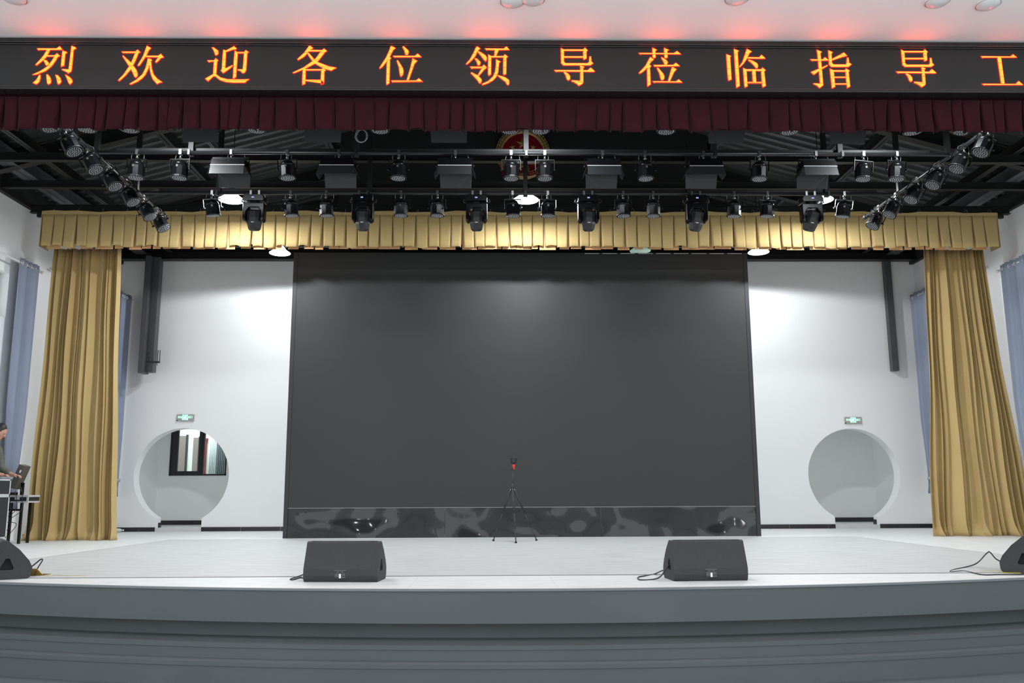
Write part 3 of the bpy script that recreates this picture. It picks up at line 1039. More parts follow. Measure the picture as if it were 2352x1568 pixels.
# ---------------------------------------------------------------- big LED screen
SY = 15.17
t = thing('led_screen', 'huge switched-off matt black LED wall standing at the back of the stage', 'screen')
sp = MB()
sp.box(-4.045, 3.965, SY, SY + 0.10, 0.505, 5.0)
sp.build('display', 'screen_black', t)
sb = MB()
for i in range(3):
    xa = -4.04 + i * 8.0 / 3
    sb.box(xa + 0.002, xa + 8.0 / 3 - 0.002, SY - 0.006, SY + 0.08, 0.0, 0.50)
sb.build('base_panel', 'screen_base', t)
for s, (xa, xb) in (('l', (-4.115, -4.045)), ('r', (3.965, 4.035))):
    MB().box(xa, xb, SY - 0.01, SY + 0.75, 0, 5.0).build('side_panel', 'screen_frame', t)
MB().box(-4.045, 3.965, SY - 0.008, SY + 0.0, 0.497, 0.507).build('base_trim', 'print_grey', t)
ds = MB()  # light leaking over the cabinet top, painted as pale dashes
for i in range(10):
    p = atY(1343 + 41 * i, 583, SY - 0.005)
    ds.box(p.x, p.x + 0.26, SY - 0.004, SY + 0.0, 4.985, 4.992)
o = ds.build('leak_strips', 'print_white', t)
o['label'] = 'light leaks painted as short pale strips along the top right edge'

# ---------------------------------------------------------------- emblem
t = thing('wall_emblem', 'round red and gold emblem with five stars high on the dark wall above the screen', 'emblem', (-0.005, 15.12, 6.87))
disc = MB()
disc.cyl((0, 0.0, 0), (0, 0.03, 0), 0.44, 48)
disc.build('red_disc', 'emblem_red', t)
ring = MB()
ring.add(*(lambda n: ([(r * math.cos(2 * PI * k / n), y, r * math.sin(2 * PI * k / n)) for r, y in ((0.375, -0.01), (0.40, -0.045), (0.46, -0.05), (0.50, 0.0), (0.50, 0.03)) for k in range(n)],
                      [(i * n + k, i * n + (k + 1) % n, (i + 1) * n + (k + 1) % n, (i + 1) * n + k) for i in range(4) for k in range(n)]))(72))
ring.build('gold_rim', 'emblem_gold', t)
ears = MB()
for s in (-1, 1):
    for row, rr in enumerate((0.405, 0.445, 0.48)):
        for k in range(22):
            a = R(-70 + k * 7.4)
            c = Vector((s * rr * math.cos(a), -0.055, rr * math.sin(a)))
            ta = a + R(90 - 28 + row * 14)
            d = Vector((s * math.cos(ta), 0, math.sin(ta)))
            ears.cyl(c - d * 0.03, c + d * 0.03, 0.010, 5, 0.003)
ears.build('wheat_ears', 'emblem_gold', t)


def star(cx, cz, r, rot=0):
    pts = []
    for i in range(10):
        a = PI / 2 + rot + i * PI / 5
        q = r if i % 2 == 0 else r * 0.40
        pts.append((cx + q * math.cos(a), cz + q * math.sin(a)))
    m = MB()
    vs = [(p[0], -0.004, p[1]) for p in pts] + [(cx, -0.022, cz)]
    m.add(vs, [(i, (i + 1) % 10, 10) for i in range(10)])
    return m


star(0, 0.185, 0.125).build('star', 'emblem_gold', t)
for sx, sz, ro in ((-0.19, 0.115, 0.2), (0.19, 0.115, -0.2), (-0.085, 0.01, 0.1), (0.085, 0.01, -0.1)):
    star(sx, sz, 0.06, ro).build('star', 'emblem_gold', t)
g = MB()
for (a, b, c, d) in ((-0.17, 0.17, -0.115, -0.10), (-0.10, 0.10, -0.145, -0.125), (-0.06, 0.06, -0.10, -0.085), (-0.26, 0.26, -0.22, -0.19), (-0.13, 0.13, -0.19, -0.15)):
    g.box(a, b, -0.02, 0.0, c, d)
g.prism([(-0.19, -0.125), (0.19, -0.125), (0.12, -0.1), (-0.12, -0.1)], -0.024, 0, 'Y')
g.build('gate_relief', 'emblem_gold', t)
gr = MB()
gr.lathe([(0.07, -0.02), (0.115, -0.02), (0.115, 0.0), (0.07, 0.0), (0.07, -0.02)], 32, Matrix.Translation((0, -0.02, -0.345)) @ Matrix.Rotation(PI / 2, 4, 'X'), capt=False, capb=False)
for k in range(16):
    a = 2 * PI * k / 16
    gr.box(0.11, 0.135, -0.012, 0.012, -0.02, 0.0, Matrix.Translation((0, -0.02, -0.345)) @ Matrix.Rotation(PI / 2, 4, 'X') @ Matrix.Rotation(a, 4, 'Z'))
gr.build('gear', 'emblem_gold', t)
rb = MB()
for s in (-1, 1):
    pts = [(s * 0.46, -0.20), (s * 0.36, -0.30), (s * 0.20, -0.33), (s * 0.05, -0.40), (s * 0.10, -0.46), (s * 0.22, -0.42), (s * 0.32, -0.50), (s * 0.38, -0.44), (s * 0.40, -0.36)]
    rb.prism(pts, -0.05, -0.03, 'Y')
rb.build('ribbon', 'emblem_red', t)

# ---------------------------------------------------------------- lighting bars
ZR = 5.06


def bar_x(name, label, y, x0, x1, hang):
    t = thing(name, label, 'lighting bar')
    MB().cyl((x0, y, ZR), (x1, y, ZR), 0.024, 10).build('pipe', 'fixture_satin', t)
    MB().box(x0 + 0.2, x1 - 0.2, y + 0.10, y + 0.14, ZR + 0.05, ZR + 0.10).build('power_channel', 'black_steel', t)
    for hx in hang:
        m = MB()
        m.box(hx - 0.032, hx + 0.032, y + 0.04, y + 0.10, ZR - 0.02, roof_z(hx) - 0.2)
        m.build('hanger', 'black_steel', t)
        MB().box(hx - 0.015, hx + 0.015, y - 0.03, y + 0.04, ZR - 0.035, ZR + 0.035).build('pipe_clamp', 'fixture_satin', t)
    return t


YA, YBR, YCR = 12.18, 10.65, 9.15
bar_x('lighting_bar', 'rear black lighting bar running across the stage just in front of the gold valance', YA, -5.63, 5.36,
      [-4.55, -2.35, -0.06, 2.35, 4.40])
bar_x('lighting_bar', 'middle black lighting bar running across the stage, with six barn-door floods', YBR, -5.59, 5.40,
      [-4.42, -2.30, -0.10, 2.35, 4.0])
bar_x('lighting_bar', 'front black lighting bar mostly hidden behind the maroon valance', YCR, -5.54, 5.42, [-4.9, -2.2, 0.05, 2.2, 4.6])


def bar_y(label, xa, xb, hang):
    t = thing('lighting_bar', label, 'lighting bar')
    MB().cyl((xa, 9.0, ZR), (xb, 13.25, ZR), 0.024, 10).build('pipe', 'fixture_satin', t)
    MB().cyl((xb, 13.22, ZR), (xb + (xb - xa) / 4.25 * 0.12, 13.34, ZR), 0.034, 10).build('end_sleeve', 'black_steel', t)
    for hy in hang:
        hx = xa + (xb - xa) * (hy - 9.0) / 4.25
        MB().box(hx - 0.03, hx + 0.03, hy - 0.03, hy + 0.03, ZR + 0.02, roof_z(hx) - 0.2).build('hanger', 'black_steel', t)
    return t


bar_y('black lighting bar running front to back along the left of the stage', -5.59, -5.72, (10.75, 12.1))
bar_y('black lighting bar running front to back along the right of the stage', 5.47, 5.40, (10.75, 12.1))


# LED par can
def lens_mesh(r):
    m = MB()
    m.lathe([(0.001, 0.0), (r, 0.0), (r, 0.012)], 24, capb=False, capt=False)
    return m


def par_parts(t, tilt_x=0.0, tilt_y=0.0):
    """clamp at origin (pipe centre), body below it; tilt in radians"""
    cl = MB()
    cl.box(-0.016, 0.016, -0.03, 0.03, -0.03, 0.034)
    cl.cyl((0, 0, -0.03), (0, 0, -0.085), 0.010, 8)
    cl.cyl((0, 0, -0.06), (0, 0, -0.075), 0.018, 6)
    cl.build('clamp', 'chrome', t)
    yk = MB()
    rot = Matrix.Rotation(tilt_y, 4, 'Y')
    yk.box(-0.118, 0.118, -0.014, 0.014, -0.097, -0.090)
    for s in (-1, 1):
        yk.box(s * 0.118, s * 0.124, -0.016, 0.016, -0.235, -0.090)
        yk.cyl((s * 0.105, 0, -0.225), (s * 0.142, 0, -0.225), 0.012, 8)
    # the yoke swings with the tilt about the clamp
    for i, v in enumerate(yk.v):
        p = v - Vector((0, 0, -0.085))
        yk.v[i] = rot @ p + Vector((0, 0, -0.085))
    yk.build('yoke', 'fixture', t)
    mx = (Matrix.Translation((0, 0, -0.085)) @ rot @ Matrix.Translation((0, 0, -0.14)) @ Matrix.Rotation(tilt_x, 4, 'X'))
    bd = MB()
    bd.lathe([(0.035, 0.118), (0.062, 0.105), (0.084, 0.075), (0.096, 0.035)], 24, mx, capb=False)
    bd.lathe([(0.098, 0.035), (0.101, 0.03), (0.101, -0.105), (0.094, -0.112)], 10, mx, smooth=False, rot=0.3, capt=False)
    bd.build('body', 'fixture', t)
    hs = MB()
    for k in range(6):
        a = k * PI / 3 + 0.2
        hs.box(0.058, 0.062, -0.018, 0.018, 0.085, 0.10, mx @ Matrix.Rotation(a, 4, 'Z'))
    ln = MB()
    ln.lathe([(0.001, -0.112), (0.094, -0.112), (0.094, -0.118), (0.001, -0.118)], 24, mx, capb=False, capt=False)
    lo = ln.build('lens_plate', 'fixture_dark', t)
    bb = MB()
    for n_, rr in ((1, 0), (6, 0.026), (12, 0.052), (18, 0.078)):
        for k in range(n_):
            a = 2 * PI * k / n_ + rr * 9
            bb.sphere((rr * math.cos(a), rr * math.sin(a), -0.118), 0.0098, 6, 4, (1, 1, 0.5), mx)
    bo = bb.build('led_lenses', 'bead', lo)
    bo['label'] = 'rings of small pale LED lenses'
    cl2 = MB()
    cl2.lathe([(0.1015, -0.118), (0.106, -0.118), (0.106, -0.104), (0.1015, -0.104), (0.1015, -0.118)], 24, mx, capt=False, capb=False)
    cl2.box(0.1, 0.116, -0.03, 0.03, -0.124, -0.104, mx @ Matrix.Rotation(4.8, 4, 'Z'))
    cl2.build('filter_clip', 'fixture_satin', t)
    st = MB()
    st.box(-0.012, 0.012, -0.104, -0.1, 0.0, 0.028, mx)
    st.build('sticker', 'display_back', t)
    return mx


def cable_loop(t, w=0.09, dx=0.0, up=0.05, seed=0):
    rnd = random.Random(seed)
    pts = []
    for i in range(15):
        a = PI * 1.15 - (PI * 1.3) * i / 14
        pts.append((dx + w * math.cos(a) * rnd.uniform(0.95, 1.05), 0.02, -0.03 + up * math.sin(a) + (0 if 2 < i < 12 else -0.03)))
    pts.append((dx + w * 0.75, 0.0, -0.13))
    MB().tube(pts, 0.0028, 5).build('safety_cable', 'cable_grey', t)


def make_par(loc, label, group, tx, ty, rotz=0.0, seed=0):
    t = thing('par_light', label, 'stage light', loc, rotz, group)
    par_parts(t, tx, ty)
    cable_loop(t, 0.06 + (seed * 37 % 5) * 0.008, ((seed * 13) % 3 - 1) * 0.02, 0.045 + (seed % 4) * 0.01, seed)
    return t


# prototypes by tilt; later ones are copies
protos = {}


def place_par(loc, label, group, tx, ty, rotz, seed):
    key = (round(tx, 2), round(ty, 2), seed % 3)
    if key not in protos:
        protos[key] = make_par(loc, label, group, tx, ty, rotz, seed)
        return protos[key]
    r = dup(protos[key], loc, rotz, label)
    r['group'] = group
    return r


rowA = [489, 669, 750, 922, 1005, 1177, 1258, 1431, 1500, 1686, 1763, 1940]
tA = [(-6, 8), (-3, 6), (-3, 4), (0, 0), (0, 0), (0, 2), (0, 0), (0, 0), (0, -2), (-3, -4), (-3, -6), (-6, -10)]
for i, px in enumerate(rowA):
    p = atZ(px, 445, ZR)
    place_par((p.x, YA, ZR), 'black LED par can on the rear bar, %s of its twelve' % rank(i, 12), 'par cans on the rear lighting bar',
              R(-tA[i][0]), R(-tA[i][1]), R(tA[i][1] * 1.5), i)
rowB = [318, 417, 661, 916, 1174, 1251, 1482, 1745, 1985, 2062]
tB = [0, 0, -4, 0, 0, 0, 0, 4, 6, 6]
for i, px in enumerate(rowB):
    p = atZ(px, 352, ZR)
    place_par((p.x, YBR, ZR), 'black LED par can on the middle bar, %s of its ten' % rank(i, 10), 'par cans on the middle lighting bar',
              R(0), R(tB[i]), R(0), i + 1)
rowC = [99, 199, 297, 589, 873, 1172, 1241, 1530, 1813, 2095, 2221]
for i, px in enumerate(rowC):
    q = atY(px, 292, YCR)
    place_par((q.x, YCR, ZR + 0.0), 'LED par can peeping below the maroon valance, %s of eleven' % rank(i, 11),
              'par cans peeping below the maroon valance', R(0), R(-20 if px < 120 else 20 if px > 2180 else 0), 0, i + 2)
sideL = [(153, 293), (203, 338), (247, 379), (290, 417), (329, 453), (356, 481)]
sideR = [(2290, 296), (2218, 336), (2160, 376), (2108, 412), (2060, 448), (2025, 476)]
near = ['nearest the audience', 'second from the audience', 'third from the audience', 'third from the gold valance', 'second from the gold valance', 'nearest the gold valance']
for i, (px, py) in enumerate(sideL):
    p = atZ(px, py, ZR)
    fx = -5.59 - 0.13 * (p.y - 9.0) / 4.25
    place_par((fx, p.y, ZR), 'black LED par can on the left side bar, tilted inward, %s' % near[i], 'par cans on the left side bar', R(-4), R(-30), 0, 1)
for i, (px, py) in enumerate(sideR):
    p = atZ(px, py, ZR)
    fx = 5.47 - 0.07 * (p.y - 9.0) / 4.25
    place_par((fx, p.y, ZR), 'black LED par can on the right side bar, tilted inward, %s' % near[i], 'par cans on the right side bar', R(-4), R(30), 0, 1)


# barn-door flood
def make_flood(loc, label, group, openr=0.16):
    t = thing('flood_light', label, 'stage light', loc, 0, group)
    cl = MB()
    cl.box(-0.016, 0.016, -0.03, 0.03, -0.03, 0.034)
    cl.cyl((0, 0, -0.03), (0, 0, -0.09), 0.010, 8)
    cl.build('clamp', 'chrome', t)
    yk = MB()
    yk.box(-0.232, 0.232, -0.015, 0.015, -0.075, -0.068)
    for s in (-1, 1):
        yk.box(s * 0.226, s * 0.232, -0.015, 0.015, -0.19, -0.068)
        yk.cyl((s * 0.21, 0, -0.175), (s * 0.25, 0, -0.175), 0.014, 8)
    yk.build('yoke', 'fixture', t)
    bd = MB()
    bd.prism([(-0.14, -0.215), (0.14, -0.215), (0.12, -0.13), (-0.12, -0.13)], -0.21, 0.21, 'X')
    for k in range(9):
        yy = -0.1 + 0.025 * k
        bd.box(-0.205, 0.205, yy - 0.003, yy + 0.003, -0.13, -0.105)
    bd.build('housing', 'fixture', t)
    MB().box(-0.215, 0.215, -0.148, -0.142, -0.222, -0.213).build('front_rim', 'aluminium', t)
    MB().box(-0.2, 0.2, -0.11, 0.11, -0.2225, -0.2205).build('lens', 'fixture_dark', t)

    def flap(pts, name='barn_door'):
        m = MB()
        vs = [Vector(p) for p in pts]
        nrm = (vs[1] - vs[0]).cross(vs[2] - vs[0]).normalized() * 0.003
        a = vs + [v + nrm for v in vs]
        m.add(a, [(0, 1, 2, 3), (7, 6, 5, 4), (0, 4, 5, 1), (1, 5, 6, 2), (2, 6, 7, 3), (3, 7, 4, 0)])
        m.build(name, 'fixture_satin', t)
    flap([(-0.21, -0.145, -0.222), (0.21, -0.145, -0.222), (0.2155, -0.175, -0.345), (-0.2155, -0.175, -0.345)])
    flap([(-0.21, 0.145, -0.222), (0.21, 0.145, -0.222), (0.2, 0.20, -0.40), (-0.2, 0.20, -0.40)])
    flap([(-0.215, -0.13, -0.222), (-0.215, 0.13, -0.222), (-0.215 - openr * 0.28, 0.10, -0.32), (-0.215 - openr * 0.28, -0.10, -0.32)])
    flap([(0.215, -0.13, -0.222), (0.215, 0.13, -0.222), (0.215 + openr * 0.28, 0.10, -0.32), (0.215 + openr * 0.28, -0.10, -0.32)])
    cable_loop(t, 0.11, 0.06, 0.03, 5)
    return t


f0 = None
for i, px in enumerate([533, 779, 1046, 1384, 1616, 1875]):
    p = atZ(px, 352, ZR)
    lb = 'black barn-door flood light on the middle bar, %s of its six' % rank(i, 6)
    if f0 is None:
        f0 = make_flood((p.x, YBR, ZR), lb, 'barn-door floods on the middle lighting bar')
    else:
        dup(f0, (p.x, YBR, ZR), 0, lb)
for i, px in enumerate([447, 734, 1029, 1678, 1962]):
    q = atY(px, 300, YCR)
    o = dup(f0, (q.x, YCR, ZR), 0, 'black barn-door flood under the maroon valance, %s of five' % rank(i, 5))
    o['group'] = 'barn-door floods under the maroon valance'


# moving head
def make_head(loc, label, group, tilt=0.2, roll=0.0):
    t = thing('moving_head_light', label, 'stage light', loc, 0, group)
    for s in (-1, 1):
        MB().box(s * 0.06 - 0.015, s * 0.06 + 0.015, -0.03, 0.03, -0.05, 0.034).build('clamp', 'chrome', t)
    bs = MB()
    bs.prism([(-0.13, -0.055), (0.13, -0.055), (0.155, -0.10), (0.15, -0.145), (-0.15, -0.145), (-0.155, -0.10)], -0.11, 0.11, 'Y')
    bs.build('base', 'fixture', t, bevel=0.008)
    hd = MB()
    for s in (-1, 1):
        pts = [(s * 0.14, 0.0, -0.085), (s * 0.185, 0.0, -0.095), (s * 0.188, 0, -0.13), (s * 0.15, 0, -0.145)]
        hd.tube(pts, 0.011, 6)
    hd.build('carry_handle', 'fixture_satin', t)
    dp = MB()
    dp.box(-0.022, 0.014, -0.1125, -0.11, -0.108, -0.09)
    dp.build('display', 'blue_display', t)
    pn = MB()
    pn.cyl((0, 0, -0.145), (0, 0, -0.165), 0.07, 20)
    pn.build('pan_ring', 'fixture_dark', t)
    yk = MB()
    yk.prism([(-0.155, -0.165), (0.155, -0.165), (0.155, -0.41), (0.13, -0.44), (0.10, -0.44), (0.10, -0.29), (0.06, -0.235), (-0.06, -0.235), (-0.10, -0.29),
              (-0.10, -0.44), (-0.13, -0.44), (-0.155, -0.41)], -0.07, 0.07, 'Y')
    yk.build('yoke', 'fixture', t, bevel=0.012)
    hmx = Matrix.Translation((0, 0, -0.37)) @ Matrix.Rotation(roll, 4, 'Y') @ Matrix.Rotation(tilt, 4, 'X')
    h = MB()
    h.lathe([(0.088, 0.10), (0.10, 0.09), (0.108, 0.0), (0.106, -0.09), (0.088, -0.17), (0.06, -0.195)], 8, hmx, smooth=False, rot=PI / 8)
    h.build('head', 'fixture_satin', t, bevel=0.006)
    cp = MB()
    cp.lathe([(0.001, 0.102), (0.07, 0.102), (0.07, 0.108), (0.001, 0.108)], 20, hmx, capt=False, capb=False)
    cp.build('lens', 'fixture_dark', t)
    MB().box(-0.02, 0.02, -0.111, -0.103, -0.075, -0.066, hmx).build('badge', 'print_white', t)
    cable_loop(t, 0.09, 0.05, 0.03, 9)
    return t


h0 = None
for i, px in enumerate([589, 836, 1095, 1350, 1597, 1860]):
    p = atZ(px, 446, ZR)
    lb = 'black moving-head light on the rear lighting bar, %s of the six' % rank(i, 6)
    if i in (0,):
        h0 = make_head((p.x, YA, ZR), lb, 'moving heads on the rear lighting bar', R(14))
    elif i < 4:
        dup(h0, (p.x, YA, ZR), 0, lb)
    else:
        make_head((p.x, YA, ZR), lb, 'moving heads on the rear lighting bar', R(16), R(8 if i == 4 else 13))

# coiled cable hanging on the middle/front bars
t = thing('cable_coil', 'small coil of grey cable hanging near the maroon valance', 'cable')
cc = atY(830, 312, YCR)
pts = []
for i in range(50):
    a = i * 0.42
    pts.append((cc.x + 0.062 * math.cos(a) * (1 + 0.15 * math.sin(i)), YCR + 0.01 * math.sin(a * 0.5), cc.z + 0.075 * math.sin(a)))
pts.append((cc.x, YCR, ZR - 0.02))
MB().tube(pts, 0.005, 5).build('loops', 'cable_grey', t)


# ---------------------------------------------------------------- pendant lamps
def pendant(px, y, z, on, label, power, wide=False):
    t = thing('pendant_lamp', label, 'lamp', (px, y, z), 0, 'round pendant lamps over the stage')
    m = 'lamp_on' if on else 'lamp_off'
    MB().lathe([(0.19, 0.0), (0.20, 0.004), (0.20, 0.012), (0.12, 0.07), (0.085, 0.12), (0.06, 0.15)], 36, capb=False).build('shade', m, t)
    MB().lathe([(0.001, 0.003), (0.19, 0.003), (0.19, 0.006), (0.001, 0.006)], 36, capb=False, capt=False).build('diffuser', m, t)
    MB().cyl((0, 0, 0.15), (0, 0, 0.26), 0.05, 14).build('driver_housing', 'fixture', t)
    MB().cyl((0, 0, 0.26), (0, 0, roof_z(px) - z - 0.02), 0.006, 6).build('suspension_rod', 'black_steel', t)
    if on:
        if wide:
            d = bpy.data.lights.new('lamp_light', 'SPOT')
            d.energy, d.spot_size, d.spot_blend, d.shadow_soft_size = power, R(172), 0.12, 0.14
            d.color = (0.93, 0.97, 1.0)
            o = bpy.data.objects.new('lamp_light', d)
            C.objects.link(o)
            o.location = (px, y, z - 0.02)
        else:
            area_light('lamp_light', (px, y, z - 0.01), power, 0.36, (0.93, 0.97, 1.0))
    return t


ZL = 5.30
LP = 150
for hx, hl in ((-4.66, 'left'), (-0.02, 'middle'), (4.66, 'right')):
    pendant(hx, 9.75, ZL + 0.18, True, 'bright round pendant lamp up behind the maroon valance, %s of the front three' % hl, 72)
pendant(-4.66, 13.21, ZL, True, 'bright round pendant lamp in front of the gold valance, left of the three', LP)
pendant(-0.02, 13.19, ZL, True, 'bright round pendant lamp in front of the gold valance, middle of the three', LP)
pendant(4.66, 13.17, ZL, True, 'bright round pendant lamp before the gold valance, half hidden behind a moving head', LP)
pendant(-4.66, 16.31, ZL, True, 'bright round pendant lamp behind the gold valance above the left white wall', 400, True)
pendant(4.58, 16.22, ZL, True, 'bright round pendant lamp behind the gold valance above the right white wall', 400, True)
pendant(2.27, 16.13, ZL, False, 'dim greenish pendant lamp just showing over the top edge of the big screen', 0)
area_light('side_room_light', (-8.0, 21.6, 3.2), 60, 1.0, (0.95, 1.0, 0.98))

# glass dome lights on the hall ceiling
for i, (x, y) in enumerate(((4.04, 7.29), (3.55, 7.25), (1.70, 7.22), (-0.34, 7.29), (-0.15, 7.25), (-4.83, 7.28))):
    lb = ['round frosted ceiling light at the top right corner of the view', 'round frosted ceiling light just left of the one in the top right corner',
          'round frosted ceiling light above the seventh to ninth banner characters', 'round frosted ceiling light at top centre, left of a close pair',
          'round frosted ceiling light at top centre, right of a close pair', 'round frosted ceiling light at the top left corner of the view'][i]
    if i == 0:
        t = d0 = thing('ceiling_light', lb, 'lamp', (x, y, 5.17), 0, 'round ceiling lights in front of the banner')
        MB().lathe([(0.115, 0.0), (0.118, -0.008), (0.108, -0.014)], 32, capt=False).build('ring', 'lamp_rim', t)
        MB().lathe([(0.108, -0.012), (0.09, -0.028), (0.05, -0.038), (0.01, -0.041)], 32).build('glass_dome', 'plastic_clear', t)
    else:
        dup(d0, (x, y, 5.17), 0, lb)


# ---------------------------------------------------------------- exit signs
def exit_sign(x, z, label):
    t = thing('exit_sign', label, 'sign', (x, YB - 0.03, z), 0, 'exit signs over the round gates')
    MB().box(-0.18, 0.18, 0, 0.03, -0.07, 0.07).build('plate', 'sign_grey', t, bevel=0.004)
    p = MB().box(-0.06, 0.055, -0.002, 0.0, -0.048, 0.058).build('pictogram_panel', 'sign_lit', t)
    g = MB()
    g.box(-0.043, 0.008, -0.004, -0.002, 0.035, 0.046)
    g.box(-0.043, -0.034, -0.004, -0.002, 0.012, 0.04)
    g.box(0.028, 0.040, -0.004, -0.002, -0.0, 0.046)
    g.prism([(-0.045, -0.005), (-0.025, -0.003), (-0.02, -0.012), (-0.045, -0.014)], -0.004, -0.002, 'Y')
    g.prism([(0.02, 0.002), (0.042, 0.005), (0.035, -0.028), (0.024, -0.014)], -0.004, -0.002, 'Y')
    g.prism([(-0.03, -0.034), (-0.004, -0.02), (0.006, -0.038), (-0.012, -0.034)], -0.004, -0.002, 'Y')
    g.box(-0.038, -0.016, -0.004, -0.002, -0.048, -0.040)
    g.box(0.004, 0.026, -0.004, -0.002, -0.048, -0.040)
    g.build('running_figure', 'sign_green', p)
    for txt, tx in (('安', -0.128), ('全', -0.082), ('出', 0.082), ('口', 0.125)):
        cu = bpy.data.curves.new('character', 'FONT')
        cu.body = txt
        cu.size = 0.052
        cu.align_x = 'CENTER'
        cu.align_y = 'CENTER'
        cu.extrude = 0.0008
        cu.offset = 0.0004
        cu.materials.append(M['sign_lit'])
        tmp = bpy.data.objects.new('tmp', cu)
        o = bpy.data.objects.new('character', bpy.data.meshes.new_from_object(tmp))
        bpy.data.objects.remove(tmp)
        C.objects.link(o)
        o.parent = t
        o.location = (tx, -0.0015, 0.008)
        o.rotation_euler = (PI / 2, 0, 0)
    MB().box(-0.178, -0.150, -0.002, 0, -0.066, -0.048).build('test_button', 'plate_black', t)


exit_sign(-6.91, 2.295, 'grey exit sign with glowing green figure above the left round gate')
exit_sign(6.955, 2.205, 'grey exit sign with glowing green figure above the right round gate')


# ---------------------------------------------------------------- blue window curtains on rods
def blue_curtain(x, y0, width, z_top, z_bot, label, seed, tie_z, tf=0.26):
    s = -1 if x < 0 else 1
    t = thing('window_curtain', label, 'curtain', (x, y0, 0), PI / 2, 'blue-grey window curtains')
    solid(drape(MB(), width, z_bot, z_top, seed, amp=0.075, fmin=0.05, fmax=0.085, nz=26, tie=(tie_z, tf), wander=0.004).build('drape', 'blue_cloth', t, fix=False), 0.003)
    m = MB()
    for k in range(24):
        a = 2 * PI * k / 24
        b = 2 * PI * (k + 1) / 24
        ra, rb_ = width * 0.54 * (1 - tf), 0.085
        m.add([(width / 2 + ra * math.cos(a), rb_ * math.sin(a), tie_z - 0.03), (width / 2 + ra * math.cos(b), rb_ * math.sin(b), tie_z - 0.03),
               (width / 2 + ra * math.cos(b), rb_ * math.sin(b), tie_z + 0.03), (width / 2 + ra * math.cos(a), rb_ * math.sin(a), tie_z + 0.03)], [(0, 1, 2, 3)], None, True)
    solid(m.build('tie_back', 'grey_band', t), 0.004)
    for k in range(5):
        xx = width * (k + 0.5) / 5
        MB().lathe([(0.026, -0.004), (0.038, -0.004), (0.038, 0.004), (0.026, 0.004), (0.026, -0.004)], 18,
                 Matrix.Translation((xx, 0, z_top - 0.08)) @ Matrix.Rotation(PI / 2, 4, 'Y'), capt=False, capb=False).build('grommet', 'print_white', t)
    return t


def rod(x, y0, y1, z, label):
    t = thing('curtain_rod', label, 'curtain rod', (x, y0, z), 0, 'white curtain rods')
    MB().cyl((0, 0, 0), (0, y1 - y0, 0), 0.016, 12).build('rod', 'print_white', t)
    sg = -1 if x < 0 else 1
    for yy in (0.05, y1 - y0 - 0.03):
        MB().cyl((0, yy, 0), (sg * (8.5 - abs(x)), yy, 0), 0.014, 8).cyl((sg * (8.5 - abs(x)) - sg * 0.012, yy, 0), (sg * (8.5 - abs(x)), yy, 0), 0.032, 14).build('bracket', 'print_white', t)
    MB().sphere((0, y1 - y0, 0), 0.028).build('finial', 'print_white', t)
    return t


blue_curtain(-8.33, 14.02, 0.66, 4.60, 0.52, 'blue-grey curtain on the left wall, just in front of the left gold curtain', 3, 1.0)
blue_curtain(8.33, 13.78, 0.86, 4.63, 0.52, 'blue-grey curtain on the right wall, just in front of the right gold curtain', 4, 1.0)
blue_curtain(-8.15, 17.42, 0.60, 4.83, 0.70, 'blue-grey curtain on the left wall between the gold curtain and the round gate', 5, 1.02, 0.06)
blue_curtain(8.33, 17.15, 0.80, 4.86, 0.70, 'blue-grey curtain on the right wall between the round gate and the gold curtain', 6, 1.0)
rod(-8.33, 11.9, 14.75, 4.52, 'white curtain rod on the left wall in front of the gold curtain')
rod(8.33, 11.9, 14.75, 4.55, 'white curtain rod on the right wall in front of the gold curtain')
rod(-8.15, 15.3, 18.05, 4.75, 'white curtain rod on the left wall near the back corner')
rod(8.33, 15.3, 18.05, 4.78, 'white curtain rod on the right wall near the back corner')

# high window on the left wall
t = thing('window_2', 'small high window in the left wall', 'window')
t['kind'] = 'structure'
MB().box(-8.72, -8.66, 12.4, 14.07, 3.59, 3.65).box(-8.72, -8.66, 12.4, 14.07, 4.28, 4.335).box(-8.72, -8.66, 14.0, 14.07, 3.59, 4.335).box(-8.72, -8.66, 12.4, 12.47, 3.59, 4.335).build('window_frame', 'black_frame', t)
MB().box(-8.70, -8.69, 12.47, 14.0, 3.65, 4.28).build('pane', 'glass', t)


